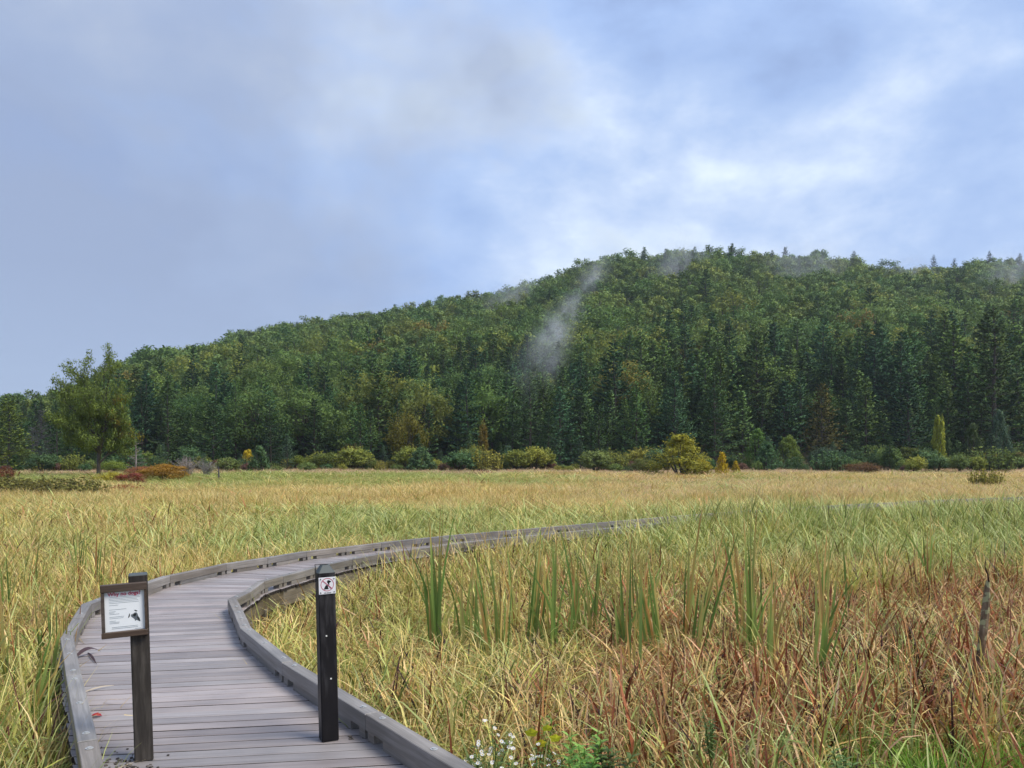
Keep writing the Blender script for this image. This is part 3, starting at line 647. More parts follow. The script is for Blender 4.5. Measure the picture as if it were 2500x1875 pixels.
for (y0, y1, sx, den) in bands:
    area = (0.72*(y0+y1)/2*2 + 4)*(y1-y0); n = int(area*den)
    Y = rng.uniform(y0, y1, n); X = rng.uniform(-1, 1, n)*(0.72*Y+2)
    sdist = deck_sd(X, Y); ad = np.abs(sdist)
    keep = (~inside_deck(X, Y)) & ~((ad < .68 + .03*sx) & (Y < 15)) & ~((ad < .68) & (Y >= 15))
    X, Y, sdist, ad = X[keep], Y[keep], sdist[keep], ad[keep]; n = len(X)
    right = sdist > 0; u = X/Y
    a1, a2, a3, a4 = nz(X, Y, .8, 1), nz(X, Y, 2.2, 2), nz(X, Y, 6, 3), nz(X, Y, 18, 4)
    W = {k: np.zeros(n) for k in names}
    # right of the boardwalk
    redz = smooth(-.06, .22, u + .25*(a2-.5))*smooth(12.6, 9.5, Y + 3*(a2-.5) - np.clip(u, 0, .5)*1.5)
    nearg = smooth(5.3, 4.2, Y)
    wr = {'rust_sedge': .08 + 1.25*redz*(.3+1.1*a1), 'sedge': .75*(1-.72*redz)*(.4+a2), 'dry_grass': .55 + .3*a1 - .15*redz, 'green_grass': .34 + .30*redz*a2 + .5*nearg, 'dead_stalks': .30 + .26*redz}
    farR = smooth(10.5, 14.5, Y + 3*(a3-.5) - 1.2)*smooth(-.06, .12, u + .15*(a2-.5))
    for k in wr: wr[k] = wr[k]*(1-farR)
    wr['green_grass'] += farR*(1.35*(.5+1.1*nz(X, Y, 1.2, 51))); wr['sedge'] += farR*(.15+.8*smooth(.45, .8, nz(X, Y, 2.0, 52))); wr['dead_stalks'] += farR*.07; wr['dry_grass'] += farR*.10
    for k in wr: wr[k] = wr[k]*smooth(40, 26, Y)
    # left of the boardwalk
    gband = smooth(14.5, 18.5, Y + 6*(a3-.5) + 3*(a2-.5))*smooth(36, 26, Y + 9*(a3-.5) + 5*(a2-.5))*(.30+.65*smooth(-.50, -.25, u + .22*(a3-.5)))
    nl = smooth(9, 5.5, Y)
    wl = {'dry_grass': (.85-.3*nl)*(.4+1.0*a2), 'sedge': .62+.25*nl, 'green_grass': .30+.40*nl, 'rust_sedge': .10+.05*nl, 'dead_stalks': .10, 'meadow_straw': .3*smooth(10, 16, Y)}
    for k in wl: wl[k] = wl[k]*(1-gband)*smooth(40, 26, Y)
    wl['green_grass'] += gband*(.7+.6*a2); wl['sedge'] += gband*.25
    for k in names: W[k] = np.where(right, wr.get(k, 0)*np.ones(n), wl.get(k, 0)*np.ones(n))
    W['dead_stalks'] *= np.where(Y > 24, 0.2, 1)
    # the far meadow on both sides
    far = smooth(24, 36, Y + 6*(a3-.5)); 
    midgreen = smooth(52, 66, Y + 14*(a4-.5))*smooth(.14, -.06, u + .1*(a3-.5))*(1-smooth(96, 106, Y))
    pink = smooth(92, 102, Y + 5*(a3-.5))
    W['meadow_straw'] += far*(1-midgreen)*(1-pink)*(.7+.7*a3); W['meadow_grass'] += far*((.85*midgreen)*(1-pink) + .16 + .35*(a4 > .62)*(1-pink))
    W['pale_reed'] += far*(pink*1.4 + .55*smooth(.0, .25, u)*smooth(34, 44, Y)); W['dry_grass'] += far*(.12*a2+.35*smooth(.6, .8, a3))*(1-pink); W['sedge'] += far*.35*smooth(.55, .8, a2)*(1-pink); W['rust_sedge'] += far*.10*smooth(.6, .85, nz(X, Y, 4, 9)); W['green_grass'] += far*.5*smooth(.62, .8, nz(X, Y, 9, 14))*(1-pink)
    # bright lawn corner close to the camera
    lw = smooth(5.9, 5.0, Y + 1.0*(a1-.5))*smooth(.40, .52, u); W['lawn'] += 4*lw
    for k in names:
        if k != 'lawn': W[k] = W[k]*(1-.8*lw)
    wm = np.stack([W[k] for k in names], 1); cw = np.cumsum(wm, 1); pick = (rng.random(n)[:, None]*cw[:, -1:] > cw).sum(1)
    # height of the grass tops
    top = np.where(right, -.05 + .10*smooth(9, 4.5, Y), .12 + .22*smooth(9, 5, Y)) + .20*(a2-.5) + .10*(a1-.5)
    top = top + np.where(Y < 42, .22*(nz(X, Y, 1.3, 41)-.5)*smooth(9, 15, Y) + .20*(nz(X, Y, 3.4, 42)-.5)*smooth(12, 18, Y), 0)
    top = np.where(right & (Y < 22), top - .06*smooth(1.6, .75, ad)*smooth(14.5, 11.5, Y), top)
    top = np.where(~right & (Y < 22), top - .15*smooth(1.8, .75, ad), top)
    farstretch = smooth(2.5, 5.5, X)*smooth(17, 21, Y)*(.22 + 1.0*nz(X, Y, 2.6, 19))*(1 - .62*smooth(22, 25, Y))
    top = np.where(right & (Y > 10.5), top + .30*smooth(10.3, 12.5, Y), top)
    top = np.where(right, top + farstretch*.60, top + .30*farstretch)
    top = np.where(Y > 30, meadow_z(X, Y) + .62 - .18*smooth(55, 85, Y) + .34*(a3-.5) + .30*(nz(X, Y, 3, 15)-.5), top)
    for (cx_, cy_, rr_) in CLEAR:
        fx_ = cx_/cy_*Y; inn = (np.abs(X-fx_) < rr_) & (Y > cy_-1.1) & (Y < cy_+.12); top = np.where(inn, np.minimum(top, -.20 - .12*(cy_-Y)), top)
    gz = meadow_z(X, Y); sz = np.clip((top-gz)/H0, .25, 2.3)*rng.uniform(.72, 1.22, n)
    sz = np.where(pick == names.index('lawn'), np.clip((-.06-gz)/H0, .3, 1.2)*rng.uniform(.85, 1.1, n), sz)
    sxy = sx*rng.uniform(.75, 1.3, n)
    rot = np.stack([rng.normal(0, .10, n), rng.normal(0, .10, n), rng.uniform(0, 6.283, n)], 1)
    for k, nm in enumerate(names):
        m = pick == k
        if nm == 'dead_stalks': s_ = np.stack([sxy[m]*.9, sxy[m]*.9, sz[m]*1.12], 1)
        else: s_ = np.stack([sxy[m], sxy[m], sz[m]], 1)
        acc[nm].append((np.stack([X[m], Y[m], gz[m]], 1), rot[m], s_))
for nm in names:
    P = np.vstack([a[0] for a in acc[nm]]); rt = np.vstack([a[1] for a in acc[nm]]); sc = np.vstack([a[2] for a in acc[nm]])
    if len(P) == 0: continue
    mat_, protos, lab = species[nm]
    scatter(nm, protos, mat_, P, rt, sc, rng.integers(0, len(protos), len(P)), lab)

# ------------------------------------------------------------------ cattail clumps
def cattail(pxx, top_py, Y, nl, lean=0.0, spread=.10, rusty=.15, label=None, green=1.0):
    X = (pxx-CX)/F_PX*Y; gz = float(meadow_z(X, Y)); H = EYE-(top_py-HOR)*Y/F_PX-gz
    t = thing('cattail_clump', label, 'cattail', (X, Y, gz), 0, 'tall cattail clumps in the marsh')
    for i in range(int(nl*1.7)):
        mb = MB(); f = 1.04 if i < 2 else random.uniform(.55, 1.0)
        az = random.choice((0, math.pi)) + random.gauss(0, .5) if lean == 0 else (0 if lean > 0 else math.pi) + random.gauss(0, .4)
        tone = random.uniform(.12, .70) if random.random() > rusty+.12 else random.uniform(.78, 1.0)
        blade(mb, (random.gauss(0, spread*.4), random.gauss(0, spread*.4), -.03), H*f*1.08, abs(random.gauss(0.01, .035))+abs(lean)*random.uniform(.5, 1.1), random.choice((random.uniform(0, .1), random.uniform(0, .1), random.uniform(0, .2), random.uniform(.2, 1.2))), az, random.uniform(.018, .038), tone, seg=6, w0=.75, twist=math.pi/2*random.choice((0, 1))*0+random.uniform(-.5, .5)+ (0 if abs(math.sin(az)) > .7 else math.pi/2))
        # tips of the leaves turn brown
        nv = mb.n; mb.t = [min(1, max(q, .78 + .3*((k//2)/6-.7)/.3) if (k//2)/6 > .72 and tone > .35 else q) for k, q in enumerate(mb.t)]
        mb.build('leaf', M_cat, t)
    return t
cats = [
    (1066, 1268, 8.4, 9, 0, .08, .12, 'tall narrow cattail clump standing apart, nearest to the black sign post'),
    (1200, 1345, 8.0, 6, -.10, .10, .2, 'cattail clump with thin leaves splaying left, second along from the sign post'),
    (1226, 1318, 8.2, 7, 0, .08, .5, 'cattail clump with orange withered leaves among its green ones'),
    (1262, 1300, 9.2, 4, 0, .06, .8, 'short rusty cattail clump with orange tips close to the far curb line'),
    (1300, 1312, 8.6, 8, .05, .12, .15, 'cattail clump with one leaf rising straight above the boardwalk line'),
    (1345, 1308, 8.5, 9, 0, .13, .15, 'broad dense cattail clump in the middle of the tall row'),
    (1408, 1300, 8.9, 7, 0, .08, .3, 'slim cattail clump with a tawny topmost leaf'),
    (1448, 1330, 8.9, 7, 0, .10, .1, 'bright green upright cattail clump in the middle of the marsh'),
    (1517, 1318, 8.3, 6, 0, .07, .12, 'lone straight green cattail clump with a long pale base'),
    (1552, 1330, 8.6, 6, 0, .10, .3, 'yellowing cattail clump left of the splayed group'),
    (1610, 1332, 8.2, 8, -.16, .12, .15, 'wide cattail clump splaying to the left in a fan'),
    (1672, 1258, 8.8, 5, .03, .10, .6, 'rusty cattail clump with one tall brown blade'),
    (1690, 1300, 8.0, 8, .22, .10, .1, 'cattail clump leaning strongly to the right with broad green leaves'),
    (1815, 1252, 8.6, 5, 0, .07, .3, 'tall cattail clump with two leaves topping the green grass'),
    (1832, 1262, 7.8, 8, 0, .06, .1, 'dense dark green cattail clump with a tall pointed leaf'),
    (1880, 1372, 7.2, 6, 0, .06, .25, 'olive cattail clump right of the dark green one'),
    (1985, 1418, 6.8, 8, .12, .09, .1, 'low cattail clump with leaves bending right, farthest right of the tall ones'),
    (2268, 1236, 12., 3, 0, .06, .1, 'two thin cattail leaves standing in the blue green grass'),
    (236, 1300, 11.5, 6, 0, .06, .05, 'slender cattail clump right behind the curb corner by the notice'),
    (195, 1272, 13., 6, 0, .10, .2, 'thin cattail clump rising above the straw grass left of the notice'),
    (70, 1300, 11., 7, .08, .10, .15, 'cattail clump with leaves leaning right in the straw coloured grass'),
    (5, 1340, 9.5, 6, 0, .10, .1, 'cattail clump cut by the left edge of the view'),
    (130, 1440, 7.6, 9, 0, .14, .15, 'dark green cattail clump growing against the left curb corner'),
    (150, 1500, 6.7, 8, .04, .10, .1, 'broad leaved cattail clump hugging the outside of the left curb'),
    (60, 1555, 5.6, 7, .14, .10, .1, 'pale green cattail clump arching towards the left curb'),
    (20, 1440, 6.3, 6, 0, .10, .4, 'brownish cattail clump low at the left edge'),
]
for c in cats: cattail(*c[:7], label=c[7])
for i in range(30):
    cattail(random.uniform(1000, 2100), random.uniform(1310, 1400), random.uniform(7.2, 10.4), random.randint(1, 3), 0, .08, .35, 'small sparse cattail clump scattered among the tall row in the marsh')

# ------------------------------------------------------------------ trees
def pine_meshes(H, Rm, seed, dense=1.0, low=.12, qs=1.0, layered=True):
    rd = random.Random(seed); tr, cr = MB(), MB()
    bend = [(0, 0, -0.6)] + [(rd.gauss(0, .008*H)*k, rd.gauss(0, .008*H)*k, H*k) for k in (.25, .5, .75, 1.0)]
    tr.tube(bend, [H*.016, H*.0125, H*.009, H*.0055, H*.001], 7)
    z = H*low; asym = rd.uniform(0, 6.28)
    while z < H*.985:
        t = (z/H-low)/(1-low); prof = (1-t)**(.92 if layered else .8)*(.6+.4*min(1, t*4+.35)) + .035
        nb_ = rd.choice((5, 5, 6, 7)) if t < .9 else 4
        a0 = rd.uniform(0, 6.28)
        for k in range(nb_):
            a = a0 + 6.28*k/nb_ + rd.gauss(0, .2); ln = Rm*prof*rd.uniform(.55, 1.2)*(1+.18*math.cos(a-asym))
            if rd.random() < .07: continue
            up = rd.uniform(-.05, .22) + .75*t*t; ca, sa = math.cos(a), math.sin(a)
            p0 = np.array([0, 0, z]); 
            def bp(s): return np.array([ca*ln*s*math.cos(up*.6), sa*ln*s*math.cos(up*.6), z + ln*s*math.sin(up) - ln*.10*s + ln*.16*s*s])
            tr.tube([bp(0), bp(.5), bp(1)], [H*.0028*(1-t)+.012, H*.0016*(1-t)+.008, .004], 3, cap=False)
            ns = max(3, int(ln/((.21 if layered else .34)/dense)))
            for j in range(ns):
                s = .22 + .8*(j+rd.random()*.8)/ns; c = bp(min(s, 1.02)); wdt = ln*.30*(1.15-s)*2 + .25
                side = rd.uniform(-1, 1)*wdt*.5; c = c + np.array([-sa*side, ca*side, rd.gauss(.04, .13)])
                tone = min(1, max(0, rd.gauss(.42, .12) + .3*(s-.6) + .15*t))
                for q in range(3):
                    az = a + rd.gauss(0, .8) + side*.5; el = rd.uniform(-.1, .75); L_ = qs*rd.uniform(.42, .85)*(.8+.012*H); w_ = L_*rd.uniform(.28, .46)
                    dr = np.array([math.cos(az)*math.cos(el), math.sin(az)*math.cos(el), math.sin(el)])
                    sd2 = np.cross(dr, [0, 0, 1]); sd2 /= np.linalg.norm(sd2)+1e-9; up2 = np.cross(sd2, dr); r_ = rd.uniform(0, 3.14); sv = sd2*math.cos(r_)+up2*math.sin(r_)
                    b0 = c - dr*L_*.35; qd = [b0, b0+dr*L_*.55+sv*w_*.5, b0+dr*L_, b0+dr*L_*.55-sv*w_*.5]
                    sn = np.array([ca*.55, sa*.55, .75]) + np.array([rd.gauss(0, .22), rd.gauss(0, .22), rd.gauss(0, .22)]); sn /= np.linalg.norm(sn)
                    if np.dot(np.cross(qd[1]-qd[0], qd[2]-qd[0]), sn) < 0: qd = qd[::-1]
                    cr.add(qd, [(0, 1, 2, 3)], tone, 0, sn)
        z += H*(rd.uniform(.042, .066) if layered else rd.uniform(.026, .044))*(1.12-.5*t)
    return tr, cr
def leaf_quads(mb, c, n, rad, size, rd, tone, out=.6, squash=.75):
    for _ in range(n):
        v = np.array([rd.gauss(0, 1), rd.gauss(0, 1), rd.gauss(0, 1)]); v /= np.linalg.norm(v)+1e-9
        p = c + v*rad*(rd.random()**.45)*np.array([1, 1, squash])
        nn = v*out + np.array([rd.gauss(0, .5), rd.gauss(0, .5), rd.gauss(.25, .5)]); nn /= np.linalg.norm(nn)+1e-9
        t1 = np.cross(nn, [rd.gauss(0, 1), rd.gauss(0, 1), rd.gauss(0, 1)]); t1 /= np.linalg.norm(t1)+1e-9; t2 = np.cross(nn, t1)
        s = size*rd.uniform(.6, 1.3)
        sn = v*.85 + np.array([rd.gauss(0, .22), rd.gauss(0, .22), .30+rd.gauss(0, .22)]); sn /= np.linalg.norm(sn)
        q = [p-t1*s*.5, p+t2*s*.32, p+t1*s*.5, p-t2*s*.32]
        if np.dot(np.cross(q[1]-q[0], q[2]-q[0]), sn) < 0: q = q[::-1]
        mb.add(q, [(0, 1, 2, 3)], min(1, max(0, tone+rd.gauss(0, .10))), 0, sn)
def broad_meshes(H, Rm, seed, lobes=30, per=150, size=.40, trunk=.25, squash=.8):
    rd = random.Random(seed); tr, cr = MB(), MB()
    tr.tube([(0, 0, -.5), (rd.gauss(0, .1), rd.gauss(0, .1), H*.3), (rd.gauss(0, .2), rd.gauss(0, .2), H*.75)], [H*.02, H*.015, H*.006], 6)
    zc = H*(1+trunk)/2; hz = H*(1-trunk)/2
    for i in range(lobes):
        a = 2.399*i + rd.gauss(0, .3); v = 1-2*(i+.5)/lobes; v = max(-.75, min(.98, v+rd.gauss(0, .1))); r_ = math.sqrt(max(0, 1-v*v))
        k = rd.uniform(.6, .92); c = np.array([math.cos(a)*r_*Rm*k, math.sin(a)*r_*Rm*k, zc+v*hz*k])
        lr = Rm*rd.uniform(.26, .42); tr.tube([(0, 0, max(H*.2, c[2]-H*.25)), tuple((np.array([0, 0, c[2]])+c)/2-np.array([0, 0, H*.04])), tuple(c)], [H*.006, H*.004, .01], 3, cap=False)
        leaf_quads(cr, c, int(per*rd.uniform(.7, 1.3)), lr, size, rd, rd.uniform(.3, .62), squash=squash)
    return tr, cr
def bush_meshes(seed, style='round', n=900, size=.075):
    """unit bush: about 1 m tall and 1 m wide"""
    rd = random.Random(seed); st, cr = MB(), MB()
    if style == 'brushy':
        for i in range(95):
            a = rd.uniform(0, 6.28); r0 = .42*math.sqrt(rd.random()); h = rd.uniform(.45, 1.0)*(1-.5*r0); b = np.array([math.cos(a)*r0, math.sin(a)*r0, 0]); e = b*1.15+np.array([rd.gauss(0, .05), rd.gauss(0, .05), h]); st.tube([tuple(b), tuple((b+e)/2+np.array([rd.gauss(0, .02), rd.gauss(0, .02), 0])), tuple(e)], [.008, .005, .002], 3, cap=False)
            for j in range(9): f = rd.uniform(.25, 1.02); leaf_quads(cr, b*(1-f)+e*f, 3, .035, size*.85, rd, rd.uniform(.3, .7))
        return st, cr
    if style == 'twiggy':
        for i in range(70):
            a = rd.uniform(0, 6.28); sp = rd.uniform(.05, .55); h = rd.uniform(.55, 1.0); p = [(rd.gauss(0, .06), rd.gauss(0, .06), 0)]
            m_ = (math.cos(a)*sp*.5, math.sin(a)*sp*.5, h*.55); e_ = (math.cos(a)*sp+rd.gauss(0, .05), math.sin(a)*sp+rd.gauss(0, .05), h*(1-.3*sp))
            st.tube(p+[m_, e_], [.012, .007, .003], 3, cap=False)
            for j in range(5):
                b = np.array(m_)*(1-j/5)+np.array(e_)*(j/5); q = b + np.array([rd.gauss(0, .08), rd.gauss(0, .08), rd.uniform(.04, .14)]); st.tube([tuple(b), tuple(q)], [.004, .002], 3, cap=False)
        leaf_quads(cr, np.array([0, 0, .55]), 90, .42, size*.8, rd, .5)
        return st, cr
    for i in range(9):
        a = rd.uniform(0, 6.28); sp = rd.uniform(.1, .38); st.tube([(rd.gauss(0, .03), rd.gauss(0, .03), -.05), (math.cos(a)*sp*.6, math.sin(a)*sp*.6, .4), (math.cos(a)*sp, math.sin(a)*sp, .75)], [.018, .012, .004], 4, cap=False)
    lob = {'round': 16, 'spiky': 22, 'column': 14, 'flat': 16, 'loose': 14}[style]
    for i in range(lob):
        a = 2.399*i+rd.gauss(0, .3); f = (i+.5)/lob
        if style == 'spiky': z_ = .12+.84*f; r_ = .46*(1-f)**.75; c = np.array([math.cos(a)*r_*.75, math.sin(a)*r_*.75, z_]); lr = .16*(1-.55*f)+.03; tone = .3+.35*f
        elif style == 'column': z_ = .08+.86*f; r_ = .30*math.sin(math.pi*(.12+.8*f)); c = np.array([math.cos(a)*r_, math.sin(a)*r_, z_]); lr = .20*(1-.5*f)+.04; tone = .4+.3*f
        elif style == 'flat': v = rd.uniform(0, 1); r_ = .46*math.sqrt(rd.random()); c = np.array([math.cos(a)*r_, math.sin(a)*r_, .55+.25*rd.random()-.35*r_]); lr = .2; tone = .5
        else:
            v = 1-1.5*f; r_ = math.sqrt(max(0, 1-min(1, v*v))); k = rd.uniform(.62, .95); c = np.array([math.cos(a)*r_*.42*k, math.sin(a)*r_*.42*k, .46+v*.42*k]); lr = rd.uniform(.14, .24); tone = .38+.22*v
        leaf_quads(cr, c, int(n/lob*rd.uniform(.7, 1.3)), lr, size*rd.uniform(.8, 1.2), rd, tone)
    # ragged shoots beyond the outline
    for i in range(80):
        v = np.array([rd.gauss(0, 1), rd.gauss(0, 1), abs(rd.gauss(.35, .7))]); v /= np.linalg.norm(v)
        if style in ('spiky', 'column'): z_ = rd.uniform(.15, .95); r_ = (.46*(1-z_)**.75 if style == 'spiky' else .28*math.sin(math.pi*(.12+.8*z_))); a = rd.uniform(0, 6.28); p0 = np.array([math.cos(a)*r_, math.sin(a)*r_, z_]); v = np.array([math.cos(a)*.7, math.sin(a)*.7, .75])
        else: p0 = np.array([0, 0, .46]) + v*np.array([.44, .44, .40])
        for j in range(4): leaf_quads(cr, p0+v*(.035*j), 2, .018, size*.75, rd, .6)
    return st, cr

def place_tree(name, label, cat, meshes, X, Y, sc, color, group=None, z=None, rz=None):
    gz = float(ground_z(np.array([X]), np.array([Y]))[0]) if z is None else z
    t = thing(name, label, cat, (X, Y, gz), random.uniform(0, 6.28) if rz is None else rz, group)
    color = tuple(min(.6, q*1.4) for q in color)
    t.scale = sc if hasattr(sc, '__len__') else (sc, sc, sc)
    a = link(meshes[2] if len(meshes) > 2 else 'trunk', meshes[0], t); b = link('crown' if len(meshes) < 4 else meshes[3], meshes[1], t)
    b.color = (*color, 1); a.color = (1, 1, 1, 1)
    return t
PINES = [(19, 5.4, 1, .10), (21, 6.0, 2, .12), (17, 5.2, 3, .06), (18, 4.9, 4, .08), (14, 4.6, 5, .03), (15, 4.1, 6, .03)]
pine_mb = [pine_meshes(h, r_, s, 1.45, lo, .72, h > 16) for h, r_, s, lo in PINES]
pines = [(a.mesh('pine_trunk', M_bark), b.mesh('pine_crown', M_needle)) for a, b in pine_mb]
BROADS = [(14, 6.0, 11), (13, 5.2, 12), (15, 6.6, 13), (12, 5.6, 14)]
broad_mb = [broad_meshes(h, r_, s) for h, r_, s in BROADS]
broads = [(a.mesh('broadleaf_trunk', M_bark), b.mesh('broadleaf_crown', M_leaf)) for a, b in broad_mb]
# cheaper crowns for the mass of the wood
lite_pine = [pine_meshes(h, r_, s+40, .62, lo, 1.1) for h, r_, s, lo in PINES[:4]]
lite_pines = [(a.mesh('pine_trunk', M_bark), b.mesh('pine_crown', M_needle)) for a, b in [pine_meshes(h, r_, s+80, .85, lo, 1.0, h > 16) for h, r_, s, lo in PINES]]
lite_broads = [(a.mesh('broadleaf_trunk', M_bark), b.mesh('broadleaf_crown', M_leaf)) for a, b in [broad_meshes(h, r_, s+80, 22, 85, .62) for h, r_, s in BROADS]]
lite_broad = [broad_meshes(h, r_, s+40, 20, 95, .72) for h, r_, s in BROADS]

cand = []   # x, y, kind, size, variant
yy = 120.0
while yy < 425:
    sp = 4.1 + 2.6*smooth(140, 300, yy)
    n = int(2*(0.70*yy+14)/sp)
    for i in range(n):
        X = -(0.70*yy+14) + (i+random.random())*sp; Y = yy + random.uniform(-.5, .5)*sp
        edge = 125 + 9*float(nz(X, 0, 22, 21)) + 5*float(nz(X, 0, 7, 22)) + (10 if X > 30 else 0) - 8*float(smooth(45, 80, X))
        if Y < edge: continue
        t = (Y-edge)/270; nn = float(nz(X, Y, 28, 23))
        pc = .97 - .88*float(smooth(.04, .33, t+.24*(nn-.5)))
        if Y > 385 and X > 60: pc = .10
        sv = (.84 + .20*float(smooth(.02, .34, X/Y)))*(.62 + .38*float(smooth(-.60, -.44, X/Y)))
        if nz(X, Y, 9, 31) < (.20 if t < .25 else .10): continue
        if random.random() < pc: cand.append((X, Y, 0, sv*(random.uniform(.5, 1.15) if t < .05 else random.uniform(.62, 1.2)*(1-.2*min(1, t*1.6))), random.randrange(len(PINES))))
        else: cand.append((X, Y, 1, (.62 + .38*float(smooth(-.60, -.44, X/Y)))*random.uniform(.65, 1.15), random.randrange(len(BROADS))))
    yy += sp*.86
def app(c): return (PINES[c[4]][0] if c[2] == 0 else BROADS[c[4]][0])*c[3]/c[1]
inframe = lambda c: abs(c[0]/c[1]) < .665
for kind, nm in ((0, 'pine_tree'), (1, 'broadleaf_tree')):
    cs = sorted([c for c in cand if c[2] == kind], key=lambda c: (not inframe(c), -app(c)))
    first, rest = cs[:290], cs[290:]
    for (X, Y, k, s, v) in first:
        r_ = random.random(); tn = random.random()*1.3-.15
        if kind == 0:
            young = s*PINES[v][0] < 13.5
            if young: cl = (.075+.03*tn, .135+.04*tn, .050); lab, gr = 'small lighter green pine at the front of the wood', 'small pines at the front of the wood'
            elif r_ < .45: cl = (.040, .088, .042); lab, gr = 'tall bluish dark green pine in the dense wood below the hill', 'bluish dark pines in the wood'
            else: cl = (.052+.028*tn, .102+.028*tn, .036); lab, gr = 'tall mid green pine in the dense wood below the hill', 'mid green pines in the wood'
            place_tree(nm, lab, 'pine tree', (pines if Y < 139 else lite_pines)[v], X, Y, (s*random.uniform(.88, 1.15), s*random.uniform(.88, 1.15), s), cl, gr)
        else:
            if r_ < .70: cl = (.085+.03*tn, .142+.03*tn, .044); lab, gr = 'rounded green broadleaf tree on the wooded hillside', 'green broadleaf trees on the hillside'
            elif r_ < .96: cl = (.138+.04*tn, .172+.035*tn, .044); lab, gr = 'rounded olive yellow broadleaf tree on the wooded hillside', 'olive yellow broadleaf trees on the hillside'
            else: cl = (.18, .15, .036); lab, gr = 'rounded tree turning autumn gold on the wooded hillside', 'gold broadleaf trees on the hillside'
            place_tree(nm, lab, 'broadleaf tree', (broads if Y < 190 else lite_broads)[v], X, Y, (s*random.uniform(.9, 1.2), s*random.uniform(.9, 1.2), s), cl, gr)
    if rest:
        P = np.array([(c[0], c[1], 0) for c in rest]); P[:, 2] = ground_z(P[:, 0], P[:, 1]); s = np.array([c[3] for c in rest])
        pr = []
        for (a, b) in (lite_pine if kind == 0 else lite_broad):
            mb = MB(); mb.add(a.v, a.f, a.t, 1, a.nr); mb.add(b.v, b.f, b.t, 0, b.nr); pr.append(mb)
        k_ = len(rest)
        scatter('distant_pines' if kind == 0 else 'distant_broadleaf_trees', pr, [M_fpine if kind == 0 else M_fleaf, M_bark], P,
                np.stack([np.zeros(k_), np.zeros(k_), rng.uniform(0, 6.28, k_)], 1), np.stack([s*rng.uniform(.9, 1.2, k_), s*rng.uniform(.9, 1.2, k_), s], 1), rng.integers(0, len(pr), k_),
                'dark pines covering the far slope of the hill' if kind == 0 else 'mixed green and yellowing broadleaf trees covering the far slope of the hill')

# -- trees and shrubs that stand out, placed where the photograph shows them
def depth_for(pxx, base_py):
    """distance at which the meadow surface appears at that row"""
    Y = np.linspace(20, 175, 3000); X = (pxx-CX)/F_PX*Y; py = HOR+(EYE-ground_z(X, Y))*F_PX/Y
    k = np.argmin(np.where(Y < 116, np.abs(py-base_py), 1e9)); return float(Y[k])
bush_cache = {}
def bush(style, v, fine=False):
    key = (style, v, fine)
    if key not in bush_cache:
        s, c = bush_meshes(500+v*7+len(style), style, 5600 if fine else 1800, .036 if fine else .075)
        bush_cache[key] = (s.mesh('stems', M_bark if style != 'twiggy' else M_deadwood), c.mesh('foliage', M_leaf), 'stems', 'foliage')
    return bush_cache[key]
def put(name, cat, label, pxx, base, top, width, style, color, Y=None, group=None, v=None):
    Y = depth_for(pxx, base) if Y is None else Y
    X = (pxx-CX)/F_PX*Y; gz = float(ground_z(np.array([X]), np.array([Y]))[0]); H = 1.06*(EYE-(top-HOR)*Y/F_PX-gz); Wd = 1.12*width/F_PX*Y
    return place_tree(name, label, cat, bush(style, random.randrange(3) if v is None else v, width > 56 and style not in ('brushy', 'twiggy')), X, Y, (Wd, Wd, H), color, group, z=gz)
GOLD = (.33, .27, .03); YEL = (.42, .36, .03); LIME = (.24, .29, .035); OLIVE = (.12, .135, .03); DGREEN = (.040, .075, .035); BLUEG = (.065, .105, .065); RUSTY = (.24, .075, .03); ORNG = (.36, .19, .03); REDB = (.20, .05, .035); BROWN = (.13, .08, .035)
put('larch_tree', 'larch', 'large golden green bushy larch at the meadow edge right of centre', 1660, 1168, 1066, 160, 'spiky', (.22, .205, .032))
put('larch_tree', 'larch', 'small bright gold larch just right of the large bushy one', 1763, 1166, 1108, 36, 'spiky', (.42, .30, .025))
put('larch_tree', 'larch', 'smallest gold larch beside the other small gold one', 1796, 1164, 1128, 26, 'spiky', (.36, .27, .03))
put('larch_tree', 'larch', 'low pale gold larch leaning on the right side of the large bushy one', 1712, 1166, 1120, 44, 'loose', (.32, .25, .035))
put('young_birch', 'birch', 'slender lime green birch standing in front of the dark pines on the right', 2293, 1134, 1022, 36, 'column', (.19, .225, .035))
put('young_pine', 'young pine', 'light green young pine, pointed, left of two in the gap right of the larch', 1850, 1144, 1052, 74, 'spiky', (.10, .165, .04))
put('young_pine', 'young pine', 'light green young pine, wider, right of two in the gap right of the larch', 1925, 1150, 1068, 84, 'spiky', (.13, .165, .038))
put('young_pine', 'young pine', 'blue green young pine near the right edge under the tall pine', 2440, 1120, 1010, 66, 'spiky', BLUEG)
put('young_pine', 'young pine', 'dull green young pine left of the blue green one near the right edge', 2375, 1125, 1040, 70, 'spiky', (.06, .09, .035))
put('shrub', 'shrub', 'rounded blue green shrub right of the young pines', 2005, 1150, 1086, 60, 'round', BLUEG)
put('shrub', 'shrub', 'smaller blue green shrub leaning on the rounded one', 2058, 1150, 1100, 52, 'round', (.055, .10, .055))
put('shrub', 'shrub', 'dark olive dome shaped shrub left of the slender birch', 2218, 1136, 1086, 80, 'round', (.085, .105, .028))
put('shrub', 'shrub', 'flat spreading yellow olive shrub right of the slender birch', 2390, 1132, 1090, 104, 'flat', (.17, .18, .04))
put('shrub', 'shrub', 'brown low shrub in front of the blue green shrubs', 2105, 1160, 1128, 84, 'loose', BROWN)
put('shrub', 'shrub', 'sparse olive shrub standing out in the straw meadow on the right', 2405, 1194, 1140, 70, 'brushy', (.26, .24, .06))
